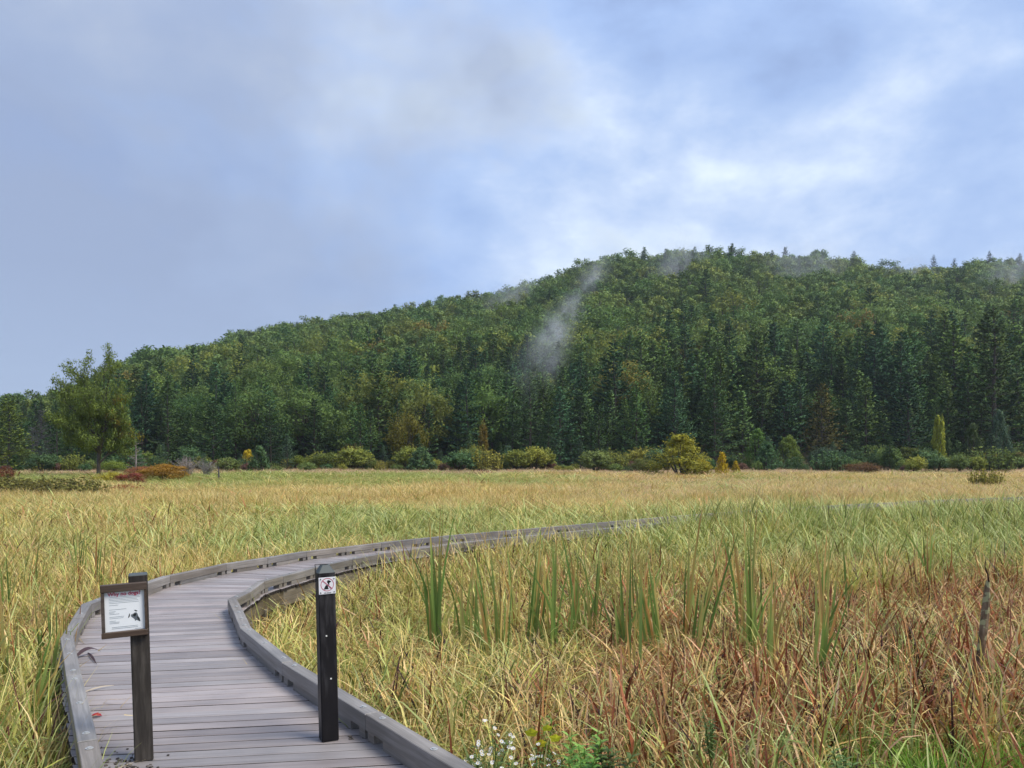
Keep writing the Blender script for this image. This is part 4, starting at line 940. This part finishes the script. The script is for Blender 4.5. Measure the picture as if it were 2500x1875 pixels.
put('shrub', 'shrub', 'brown green shrub band end at the right edge below the pines', 2485, 1145, 1100, 90, 'loose', (.11, .10, .035))
put('shrub', 'shrub', 'bright yellow slender shrub by the forest foot left of centre', 605, 1150, 1100, 30, 'column', YEL)
put('shrub', 'shrub', 'round olive green shrub on the meadow edge left of centre', 730, 1152, 1112, 50, 'round', (.13, .16, .03))
put('shrub', 'shrub', 'wide dull green shrub between the round olive one and the brownish one', 800, 1152, 1100, 80, 'round', (.10, .125, .03))
put('shrub', 'shrub', 'tall brownish olive shrub rising behind the others left of centre', 862, 1140, 1083, 66, 'round', (.145, .115, .03))
put('shrub', 'shrub', 'low grey green shrub right of the tall brownish one', 905, 1153, 1120, 66, 'round', (.14, .14, .05))
put('broadleaf_tree', 'broadleaf tree', 'yellow topped broadleaf tree among the dark pines left of centre', 990, 1118, 998, 92, 'round', (.12, .115, .022))
put('broadleaf_tree', 'broadleaf tree', 'small orange tinted tree high against the dark pines at centre', 1180, 1075, 1025, 22, 'loose', (.17, .14, .03), Y=122)
put('shrub', 'shrub', 'yellow leaved shrub with green top near the larch saplings at centre', 1152, 1140, 1085, 62, 'loose', (.17, .175, .03))
put('shrub', 'shrub', 'low yellow green shrub on the meadow edge at centre', 1040, 1152, 1126, 44, 'round', (.22, .22, .04))
put('shrub', 'shrub', 'blue green small conifer shrub at the meadow edge at centre', 1240, 1152, 1092, 44, 'spiky', BLUEG)
put('shrub', 'shrub', 'dull olive bush left of the large golden larch', 1490, 1152, 1100, 84, 'loose', (.10, .115, .032))
put('shrub', 'shrub', 'grey green bush touching the left side of the golden larch', 1575, 1160, 1118, 66, 'loose', (.12, .14, .04))
put('shrub', 'shrub', 'yellow leaved shrub in front of the red one on the left', 268, 1190, 1150, 66, 'loose', (.30, .24, .035), v=0)
put('shrub', 'shrub', 'dark red shrub between the yellow and the orange shrubs on the left', 318, 1190, 1152, 66, 'loose', (.20, .075, .04))
put('shrub', 'shrub', 'large orange and gold shrub beside the grey bare bushes', 400, 1178, 1130, 104, 'loose', (.31, .19, .03), v=1)
put('shrub', 'shrub', 'pinkish red shrub behind the red and orange shrubs', 345, 1174, 1136, 64, 'loose', (.24, .11, .055))
put('shrub', 'shrub', 'red leaved shrub at the left edge of the meadow', 6, 1178, 1136, 54, 'brushy', (.18, .065, .035))
put('shrub', 'shrub', 'dull red shrub in front of the dark leafless trees on the left', 165, 1152, 1130, 60, 'flat', (.22, .085, .04))
put('shrub', 'shrub', 'bright green shrub right of the trunk of the large tree', 280, 1160, 1122, 64, 'round', (.15, .19, .035))
put('shrub', 'shrub', 'green shrub behind the orange one left of centre', 360, 1140, 1108, 40, 'column', (.10, .15, .035))
put('bare_bush', 'bare bush', 'grey leafless bush, the taller of two right of the orange shrub', 458, 1170, 1112, 76, 'twiggy', (.12, .10, .05))
put('bare_bush', 'bare bush', 'grey green leafless bush, the lower of two right of the orange shrub', 505, 1168, 1124, 56, 'twiggy', (.15, .16, .10))
for (x_, b_, t_, w_, lab) in ((35, 1222, 1165, 120, 'olive brush at the left edge in front of the red shrub'), (110, 1226, 1168, 110, 'brownish olive brush left of the dark stems in the near meadow'), (185, 1226, 1168, 110, 'olive brush with upright stems below the large tree')):
    put('brush', 'brush', lab, x_, b_, t_-8, w_, 'brushy', (.16, .15, .045)); put('brush', 'brush', lab.replace('olive brush', 'leafy olive brush').replace('brownish leafy', 'leafy brownish'), x_+25, b_+2, t_-2, w_*.9, 'brushy', (.20, .19, .06))
put('brush', 'brush', 'low red brown brush in front of the yellow and red shrubs', 300, 1212, 1180, 90, 'brushy', (.28, .12, .05))
# random low shrubs of the forest foot: countable but alike
kinds = [('olive green', (.19, .22, .05)), ('dull green', (.14, .19, .06)), ('purple brown', (.16, .095, .075)), ('dark green', (.08, .14, .06)), ('yellow olive', (.28, .28, .06))]
for i in range(130):
    u_ = -0.66 + 1.32*(i+random.random())/130; Y = random.uniform(104, 120); X = u_*Y
    nm_, cl = random.choices(kinds, (4, 4, 3, 4, 2))[0]; H = 1.2 + 3.2*random.random()**1.5 if nm_ != 'purple brown' else random.uniform(1.2, 2.0); Wd = H*random.uniform(.75, 1.5)
    place_tree('shrub', f'{nm_} low shrub in the scrub along the foot of the wood', 'shrub', bush(random.choice(('brushy', 'loose', 'round', 'spiky' if nm_ == 'dark green' else 'loose')), random.randrange(3)), X, Y, (Wd, Wd, H), cl, f'{nm_} shrubs along the foot of the wood')
for i in range(34):
    u_ = -0.64 + 1.28*(i+random.random())/34; Y = random.uniform(108, 122); X = u_*Y; H = random.uniform(2.2, 6.0); v = random.choice((4, 5)); s = H/PINES[v][0]
    place_tree('young_pine', 'small young pine growing among the shrubs along the foot of the wood', 'young pine', lite_pines[v], X, Y, (s*1.1, s*1.1, s), random.choice(((.055, .105, .045), (.075, .125, .05), (.06, .10, .06))), 'young pines among the shrubs')
# -- conspicuous pines
def pine_at(pxx, top, Y, v, color, label, wide=1.0):
    X = (pxx-CX)/F_PX*Y; gz = float(ground_z(np.array([X]), np.array([Y]))[0]); H = EYE+(HOR-top)*Y/F_PX-gz; s = H/PINES[v][0]
    place_tree('pine_tree', label, 'pine tree', pines[v], X, Y, (s*wide, s*wide, s), color, z=gz)
pine_at(2425, 745, 132, 1, (.050, .085, .028), 'tallest broad pine with layered lit boughs near the right edge', 1.15)
pine_at(2008, 938, 121, 4, (.11, .105, .034), 'bronze tipped pine with layered boughs in front of the dark wood', 1.0)
pine_at(1745, 905, 128, 0, (.040, .078, .030), 'broad layered pine standing forward of the wood right of centre')
pine_at(2220, 915, 124, 4, (.032, .072, .034), 'broad cone shaped pine in front of the black gap on the right', 1.1)
pine_at(1462, 990, 123, 5, (.045, .088, .032), 'pointed pine standing forward of the wood at centre')
pine_at(880, 985, 124, 5, (.042, .088, .032), 'narrow cone shaped pine left of the yellow topped tree')
pine_at(1340, 1000, 122, 4, (.05, .095, .038), 'light green pine at the front of the wood left of centre')
pine_at(520, 975, 122, 4, (.052, .095, .035), 'bright green bushy pine at the front of the wood on the left', 1.2)
pine_at(660, 985, 126, 0, (.045, .08, .032), 'broad pine with dark gaps under its boughs left of centre', 1.2)
pine_at(355, 905, 140, 3, (.026, .06, .034), 'dark pine directly right of the large broadleaf tree')
pine_at(20, 975, 108, 4, (.10, .14, .03), 'yellow green bushy pine at the left edge', 1.25)
pine_at(100, 985, 150, 3, (.03, .05, .035), 'dark pine on the skyline left of the large broadleaf tree')
pine_at(-20, 985, 118, 2, (.07, .11, .03), 'green pine cut by the left edge')
for i, (x_, t_, lab) in enumerate(((1665, 608, 'pine sticking out of the hilltop left of the ridge mist'), (1940, 622, 'dark pine on the ridge line right of the ridge mist'), (2085, 612, 'tallest dark pine on the ridge right of the summit'),
        (2280, 622, 'dark pointed pine on the ridge above the pale treetops'), (2330, 630, 'rightmost of the two dark pines close together on the ridge'), (2415, 612, 'tall open pine on the ridge near the right edge'), (2490, 618, 'dark pine on the ridge cut by the right edge'), (1570, 612, 'pine on the rising left shoulder of the hilltop'), (1410, 640, 'ragged pine where the hill crest steepens'))):
    pine_at(x_, t_, 398, i % 4, (.028, .052, .036), lab)

# -- the large broadleaf tree on the left
def big_tree():
    Y = 88.0; pxx = 240; X = (pxx-CX)/F_PX*Y; gz = float(ground_z(np.array([X]), np.array([Y]))[0]); H = EYE+(HOR-852)*Y/F_PX-gz; rd = random.Random(5)
    t = thing('broadleaf_tree', 'large spreading broadleaf tree with open airy top and dark trunk on the left', 'broadleaf tree', (X, Y, gz))
    tr, cr, ye = MB(), MB(), MB()
    tr.tube([(0, 0, -.4), (.05, 0, H*.10), (0, .1, H*.2), (.2, 0, H*.35)], [.42, .34, .30, .24], 9)
    ends = []
    def grow(p, d, ln, r_, lev):
        q = p + d*ln*.5 + np.array([rd.gauss(0, .06), rd.gauss(0, .06), rd.gauss(0, .04)])*ln; e = q + (d+np.array([rd.gauss(0, .16), rd.gauss(0, .16), .14]))*ln*.5
        tr.tube([tuple(p), tuple(q), tuple(e)], [r_, r_*.8, r_*.55], 5 if lev < 2 else 3, cap=False)
        if lev >= 3: ends.append(e); ends.append(q); return
        for k in range(3 if lev else 3):
            nd = d + np.array([rd.gauss(0, .55), rd.gauss(0, .55), rd.gauss(.1, .3)]); nd /= np.linalg.norm(nd); grow(e if k else q, nd, ln*rd.uniform(.62, .8), r_*.55, lev+1)
        ends.append(e)
    for k in range(9):
        a = 6.28*k/9 + rd.gauss(0, .2); f = rd.uniform(.1, .34); up = rd.uniform(.35, 1.7)
        d = np.array([math.cos(a), math.sin(a)*.9, up]); d /= np.linalg.norm(d); grow(np.array([0.1, 0, H*f]), d, H*rd.uniform(.22, .29), .15, 0)
    for k in range(2): grow(np.array([.2, 0, H*.35]), np.array([(-.25, .12)[k], 0, 1.0])/1.03, H*.30, .2, 0)
    E = np.array(ends); sc_ = (H*.97)/E[:, 2].max(); 
    for e in E:
        hf = e[2]/H
        n = int((34 if hf > .62 else 80)*rd.uniform(.5, 1.3))
        yel = e[0] > .2*H and .35 < hf < .75 and rd.random() < .35
        leaf_quads(ye if yel else cr, e, n, .75 if hf > .62 else 1.0, .27, rd, rd.uniform(.3, .6))
    # lower skirt of the crown, dense and rounded
    for k in range(80):
        a = rd.uniform(0, 6.28); hf = rd.uniform(.26, .76); rr = H*.37*math.sin(math.pi*(.18+.62*hf))*rd.uniform(.55, 1); c = np.array([math.cos(a)*rr+.3, math.sin(a)*rr, H*hf])
        leaf_quads(ye if (c[0] > 1.2 and rd.random() < .22) else cr, c, 95, 1.15, .30, rd, rd.uniform(.3, .6))
    o = tr.build('trunk', M_bark, t); o = cr.build('crown', M_leaf, t); o.color = (.155, .225, .05, 1); o = ye.build('yellowing_foliage', M_leaf, t); o.color = (.27, .235, .035, 1); o['label'] = 'yellowing foliage on the right of the crown'
    t.scale = (.60, .60, .88)
    print('big tree', H, E[:, 2].max(), E[:, 0].min(), E[:, 0].max())
big_tree()
def dead_tree(pxx, base, top, Y, label, col_, n=60, spread=.28, seed=3):
    X = (pxx-CX)/F_PX*Y; gz = float(ground_z(np.array([X]), np.array([Y]))[0]); H = EYE+(HOR-top)*Y/F_PX-gz; rd = random.Random(seed)
    t = thing('bare_tree', label, 'bare tree', (X, Y, gz)); tr, br = MB(), MB()
    tr.tube([(0, 0, -.3), (.1, 0, H*.4), (.05, 0, H*.98)], [.15, .10, .02], 6); tr.build('trunk', col_, t)
    for i in range(n):
        z = H*rd.uniform(.15, .97); a = rd.uniform(0, 6.28); ln = H*spread*(1.15-z/H)*rd.uniform(.5, 1.2); d = np.array([math.cos(a), math.sin(a), rd.uniform(0, .5)])
        p = np.array([.05, 0, z]); m_ = p+d*ln*.5; e = m_+(d+np.array([rd.gauss(0, .3), rd.gauss(0, .3), rd.gauss(.1, .2)]))*ln*.5
        br.tube([tuple(p), tuple(m_), tuple(e)], [.035, .022, .008], 3, cap=False)
        for j in range(4):
            f = rd.uniform(.3, 1); q = p*(1-f)+e*f; w = q+np.array([rd.gauss(0, .4), rd.gauss(0, .4), rd.gauss(.15, .3)])*H*.05; br.tube([tuple(q), tuple(w)], [.016, .006], 3, cap=False)
    br.build('branches', col_, t)
M_greybark = wood_mat('grey_bark', [(0.25, (0.035, 0.032, 0.035)), (0.5, (0.065, 0.06, 0.062)), (0.75, (0.10, 0.095, 0.095))], along=(8, 8, 1.5))
dead_tree(330, 1130, 1058, 92, 'pale grey dead tree with forked bare limbs right of the large tree', M_deadwood, 26, .4, 3)
dead_tree(100, 1140, 1000, 125, 'dark leafless tree left of the large broadleaf tree', M_greybark, 150, .3, 4)
dead_tree(78, 1140, 1040, 122, 'shorter dark leafless tree beside the taller leafless one on the left', M_greybark, 110, .32, 5)
dead_tree(532, 1170, 1138, 78, 'thin dead sapling standing at the edge of the pale meadow', M_greybark, 16, .3, 6)

# ------------------------------------------------------------------ plants and litter in the foreground
M_aster = leaf_mat('aster_leaf', [(0, (.06, .10, .03)), (.5, (.12, .19, .05)), (1, (.22, .28, .09))])
M_petal = plain('white_petal', (.78, .78, .80), .6)
M_yellow = plain('yellow_disc', (.5, .36, .04), .6)
M_bright = leaf_mat('bright_leaf', [(0, (.10, .20, .035)), (.5, (.18, .33, .06)), (1, (.30, .45, .11))])
M_ylf = leaf_mat('yellow_leaf', [(0, (.55, .55, .03)), (1, (.75, .70, .05))], trans=.45)
def lance(mb, p, az, el, ln, w, tone, droop=.3):
    V = []; d = np.array([math.cos(az)*math.cos(el), math.sin(az)*math.cos(el), math.sin(el)]); s = np.array([-math.sin(az), math.cos(az), 0])
    for (f, ww) in ((0, .15), (.35, 1), (.7, .75)):
        c = p + d*ln*f - np.array([0, 0, droop*ln*f*f]); V += [c-s*w*ww/2, c+s*w*ww/2]
    V.append(p + d*ln - np.array([0, 0, droop*ln])); mb.add(V, [(0, 1, 3, 2), (2, 3, 5, 4), (4, 5, 6)], tone)
def aster(pxx, py, Y, h, label, nst=9, seed=1):
    rd = random.Random(seed); X = (pxx-CX)/F_PX*Y; zt = EYE-(py-HOR)*Y/F_PX; gz = zt-h
    t = thing('aster_plant', label, 'wildflower', (X, Y, gz)); st, lf = MB(), MB()
    for i in range(nst):
        a = rd.uniform(0, 6.28); sp = rd.uniform(.02, .20); hh = h*rd.uniform(.7, 1.0); e = np.array([math.cos(a)*sp, math.sin(a)*sp, hh]); m_ = e*np.array([.4, .4, .55]); st.tube([(0, 0, 0), tuple(m_), tuple(e)], [.004, .003, .002], 4, cap=False)
        for j in range(12):
            f = rd.uniform(.2, 1); p = m_*(1-f)+e*f; lance(lf, p, rd.uniform(0, 6.28), rd.uniform(.1, .8), rd.uniform(.03, .06), .010, rd.random())
        for j in range(rd.randint(1, 3)):
            f = rd.uniform(.6, 1.05); p = m_*(1-f)+e*f + np.array([rd.gauss(0, .03), rd.gauss(0, .03), rd.gauss(0, .02)])
            fl = MB(); n_ = 7; tilt = np.array([rd.gauss(0, .3), rd.gauss(-.5, .3), 1.0]); tilt /= np.linalg.norm(tilt); t1 = np.cross(tilt, [1, 0, 0]); t1 /= np.linalg.norm(t1); t2 = np.cross(tilt, t1)
            for q in range(n_):
                an = 6.28*q/n_; dr = t1*math.cos(an)+t2*math.sin(an); sd2 = np.cross(tilt, dr); fl.add([p+dr*.003-sd2*.002, p+dr*.003+sd2*.002, p+dr*.0115+sd2*.0018+tilt*.003, p+dr*.0115-sd2*.0018+tilt*.003], [(0, 1, 2, 3)])
            V = [p+t1*.004*math.cos(6.28*q/6)+t2*.004*math.sin(6.28*q/6)+tilt*.002 for q in range(6)]; fl.add(V, [tuple(range(6))], .5, 1)
            fl.build('flower', [M_petal, M_yellow], t)
    st.build('stems', M_aster, t); lf.build('leaves', M_aster, t)
aster(1185, 1812, 4.15, .34, 'white flowered aster beside the curb at the bottom of the view', 9, 1)
aster(1225, 1846, 4.0, .30, 'lowest white aster, its flowers partly cut by the bottom edge', 8, 2)
aster(1308, 1812, 4.05, .36, 'white aster with its blooms gathered at the top, below the yellow leaves', 6, 3)
aster(1208, 1795, 4.35, .34, 'sparse white aster behind the one beside the curb', 5, 4)
def leafy(pxx, py, Y, h, label, m, nst=5, ll=.085, lw=.022, seed=1, name='leafy_plant'):
    rd = random.Random(seed); X = (pxx-CX)/F_PX*Y; zt = EYE-(py-HOR)*Y/F_PX; t = thing(name, label, 'leafy plant', (X, Y, zt-h)); st, lf = MB(), MB()
    for i in range(nst):
        a = rd.uniform(0, 6.28); sp = rd.uniform(.0, .13); hh = h*rd.uniform(.72, 1); e = np.array([math.cos(a)*sp, math.sin(a)*sp, hh]); st.tube([(0, 0, 0), tuple(e*np.array([.5, .5, .5])), tuple(e)], [.005, .004, .002], 5, cap=False)
        k = 0
        for j in range(22):
            f = .35+.66*j/22; k += 2.4; lance(lf, e*np.array([f, f, f]), k, .25+.9*(f-.5), ll*rd.uniform(.7, 1.2)*(1.25-.55*f), lw, rd.random(), .35)
    st.build('stems', m, t); lf.build('leaves', m, t)
leafy(1432, 1785, 4.25, .40, 'bright green leafy plant at the bottom of the view right of the asters', M_bright, 6, seed=1)
leafy(1488, 1795, 4.2, .36, 'darker leafy plant touching the bright green one', M_aster, 5, seed=2)
leafy(1418, 1842, 3.95, .30, 'low bright leafy plant cut by the bottom edge', M_bright, 4, seed=3)
leafy(1738, 1745, 4.7, .34, 'small leaved green plant in the red sedge at the bottom', M_aster, 6, .06, .012, seed=4)
leafy(2060, 1840, 4.1, .26, 'dull green leafy plant near the lawn corner', M_aster, 5, .07, .018, seed=5)
leafy(1335, 1720, 5.0, .40, 'lime green spindly plant standing above the yellow leaves', M_bright, 2, .10, .010, seed=6)
def yellow_plant():
    Y = 4.35; X = (1325-CX)/F_PX*Y; t = thing('yellow_seedling', 'seedling with three bright yellow lobed leaves above the white asters', 'seedling', (X, Y, -.35)); mb = MB()
    zt = EYE-(1790-HOR)*Y/F_PX+.35
    mb.tube([(0, 0, 0), (.005, 0, zt*.9)], [.005, .003], 5); mb.build('stem', M_aster, t)
    for (dx, dz, r_) in ((-.065, .01, .040), (.025, .035, .032), (.070, -.02, .038), (-.01, -.05, .034)):
        lf = MB(); mb2 = MB(); pts = []
        for k in range(10): a = math.pi*2*k/10+.3; rr = r_*(1.0 if k % 2 == 0 else .74)*random.uniform(.85, 1.1); pts.append(np.array([dx+rr*math.cos(a), -.25*rr*math.sin(a)-.02+.0*k, zt+dz+rr*.75*math.sin(a)]))
        lf.add([np.array([dx, -.03, zt+dz])] + pts, [(0, 1+k, 1+(k+1) % 10) for k in range(10)], random.random()); lf.build('leaf', M_ylf, t)
yellow_plant()
# litter on the planks
M_redleaf = plain('red_leaf', (.33, .012, .015), .45); M_darkleaf = plain('dark_blade', (.05, .025, .03), .6); M_tanleaf = plain('tan_blade', (.42, .36, .27), .7)
p = px(233, 1751); mb = MB(); pts = [(-.035,0,.004),(-.02,.022,.014),(.0,.03,.018),(.022,.022,.012),(.042,.002,.004),(.018,-.014,.012),(-.004,-.018,.016),(-.02,-.014,.012)]
mb.add([(0,.004,.008)]+pts, [(0,1+k,1+(k+1)%8) for k in range(8)]); tag(mb.build('fallen_leaf', M_redleaf, None, loc=(p[0], p[1], .003)), 'small red fallen leaf on the planks by the left curb', 'leaf')
def lying(name, label, a, b, arch, w, m):
    A_, B_ = px(*a), px(*b); mb = MB(); n_ = 7; V = []; u_ = (B_-A_); L_ = np.linalg.norm(u_); s = np.array([-u_[1], u_[0]])/L_
    for i in range(n_+1):
        f = i/n_; c = A_*(1-f)+B_*f; ww = w*math.sin(math.pi*min(.98, .12+f*.88)); V += [(c[0]-s[0]*ww/2, c[1]-s[1]*ww/2, .006+arch*math.sin(math.pi*f)), (c[0]+s[0]*ww/2, c[1]+s[1]*ww/2, .009+arch*math.sin(math.pi*f)+ww*.4)]
    mb.add(V, [(2*i, 2*i+1, 2*i+3, 2*i+2) for i in range(n_)]); tag(mb.build(name, m), label, 'dead leaf')
lying('dead_blade', 'long dark curled reed blade lying on the planks inside the left curb', (181, 1611), (246, 1592), .05, .035, M_darkleaf)
lying('dead_blade', 'short dark reed tip hanging from the long curled blade', (214, 1596), (236, 1624), .01, .016, M_darkleaf)
lying('dead_blade', 'thin pale straw lying on the planks near the left curb', (206, 1692), (278, 1676), .01, .008, M_tanleaf)
lying('dead_blade', 'pale straw lying across the planks by the curb corner', (176, 1548), (206, 1575), .01, .012, M_tanleaf)
rd = random.Random(9); mb = MB()
for i in range(70):
    if rd.random() < .75: q = px(rd.gauss(300, 40), min(1874, rd.gauss(1858, 14)))
    else: q = px(rd.uniform(850, 960), rd.uniform(1795, 1812))
    r_ = rd.uniform(.003, .009); mb.box((q[0], q[1], r_*.4), (r_*2, r_*1.6, r_*1.1), rd.random(), Matrix.Rotation(rd.uniform(0, 6), 3, 'Z'), bev=r_*.3)
M_grit = leaf_mat('grit', [(0, (.04, .035, .03)), (.6, (.16, .14, .12)), (1, (.5, .47, .43))], trans=0.0)
tag(mb.build('gravel', M_grit), 'scattered grit on the planks round the notice post', kind='stuff')

# ------------------------------------------------------------------ haze and mist
def closed_box(x0, x1, y0, y1, z0, z1):
    mb = MB(); mb.box(((x0+x1)/2, (y0+y1)/2, (z0+z1)/2), (x1-x0, y1-y0, z1-z0)); return mb
m, t, out = new_mat('haze_air'); v_ = N(t, 'ShaderNodeVolumePrincipled'); v_.inputs['Color'].default_value = (.80, .90, 1.0, 1); v_.inputs['Density'].default_value = 0.00018; v_.inputs['Anisotropy'].default_value = 0.2
t.links.new(v_.outputs[0], out.inputs['Volume'])
USE_HAZE = True
if USE_HAZE: tag(closed_box(-1010, 1010, -310, 1210, -3.5, 150).build('haze', m), kind='stuff')
def mist_mat(seed, dens):
    m, t, out = new_mat('mist'); tc = N(t, 'ShaderNodeTexCoord'); ln = N(t, 'ShaderNodeVectorMath', operation='LENGTH'); t.links.new(tc.outputs['Object'], ln.inputs[0])
    n = N(t, 'ShaderNodeTexNoise'); n.inputs['Scale'].default_value = 2.1; n.inputs['Detail'].default_value = 5; n.inputs['Roughness'].default_value = .62; n.inputs['Distortion'].default_value = 1.2
    mp = N(t, 'ShaderNodeMapping'); mp.inputs['Location'].default_value = (seed, seed*.37, 0); mp.inputs['Scale'].default_value = (1.5, .8, .9); t.links.new(tc.outputs['Object'], mp.inputs[0]); t.links.new(mp.outputs[0], n.inputs['Vector'])
    f = math_node(t, 'SUBTRACT', 1.0, ln.outputs['Value'], clamp=True); f = math_node(t, 'MULTIPLY', math_node(t, 'MULTIPLY', f, f), ramp(t, n.outputs[0], [(.40, 0), (.70, 1)])); f = math_node(t, 'MULTIPLY', f, dens)
    v_ = N(t, 'ShaderNodeVolumePrincipled'); v_.inputs['Color'].default_value = (.92, .96, 1, 1); t.links.new(f, v_.inputs['Density']); t.links.new(v_.outputs[0], out.inputs['Volume']); return m
def canopy_point(q):
    """where the sight line through that pixel comes near the tree tops"""
    Y = np.arange(110, 420, 2.0); X = (q[0]-CX)/F_PX*Y; z = EYE+(HOR-q[1])*Y/F_PX; hit = z < ground_z(X, Y)+np.where(Y < 200, 13.0, 11.0)
    k = int(np.argmax(hit)) if hit.any() else len(Y)-25; k = max(0, k-4); return np.array([X[k], Y[k], z[k]])
def mist(name, label, a, b, Y, rad, dens, seed, dy=8):
    """an elongated soft body of mist between the tree tops seen at pixels a and b"""
    P = [canopy_point(a), canopy_point(b)]; c = (P[0]+P[1])/2; d = P[1]-P[0]; ln = np.linalg.norm(d)/2*1.15
    mb = MB(); n_, k_ = 14, 9; V = []
    for i in range(1, k_):
        th = math.pi*i/k_
        for j in range(n_): ph = 2*math.pi*j/n_; V.append((math.cos(th), math.sin(th)*math.cos(ph), math.sin(th)*math.sin(ph)))
    V += [(1, 0, 0), (-1, 0, 0)]; q0 = (k_-1)*n_
    Fc = [(i*n_+j, (i+1)*n_+j, (i+1)*n_+(j+1) % n_, i*n_+(j+1) % n_) for i in range(k_-2) for j in range(n_)] + [(q0, j, (j+1) % n_) for j in range(n_)] + [(q0+1, (k_-2)*n_+(j+1) % n_, (k_-2)*n_+j) for j in range(n_)]
    mb.add(V, Fc); o = mb.build(name, mist_mat(seed, dens)); o.location = c; o.rotation_euler = Vector(d).to_track_quat('X', 'Z').to_euler(); o.scale = (ln, dy, rad); tag(o, label, kind='stuff')
mist('mist', 'brightest wisp of mist rising from the trees on the middle slope', (1258, 970), (1385, 770), 0, 8.5, .048, 1.3, 7)
mist('mist', 'faint streak of mist above the brightest wisp on the slope', (1320, 860), (1430, 715), 0, 9, .055, 2.7, 7)
mist('mist', 'upper end of the mist streak reaching the ridge', (1395, 750), (1490, 625), 0, 10, .06, 3.4, 8)
mist('mist', 'veil of mist across the upper left slope', (1150, 775), (1345, 685), 0, 14, .09, 4.1)
mist('mist', 'veil of mist at the summit', (1580, 690), (1730, 610), 0, 20, .11, 5.9)
mist('mist', 'band of mist along the ridge right of the summit', (1830, 668), (2110, 630), 0, 18, .13, 7.3)
mist('mist', 'thin mist between the dark pines of the right ridge', (2110, 665), (2330, 650), 0, 14, .09, 9.1)
mist('mist', 'patch of mist near the ridge at the right edge', (2370, 705), (2580, 670), 0, 21, .12, 8.8)
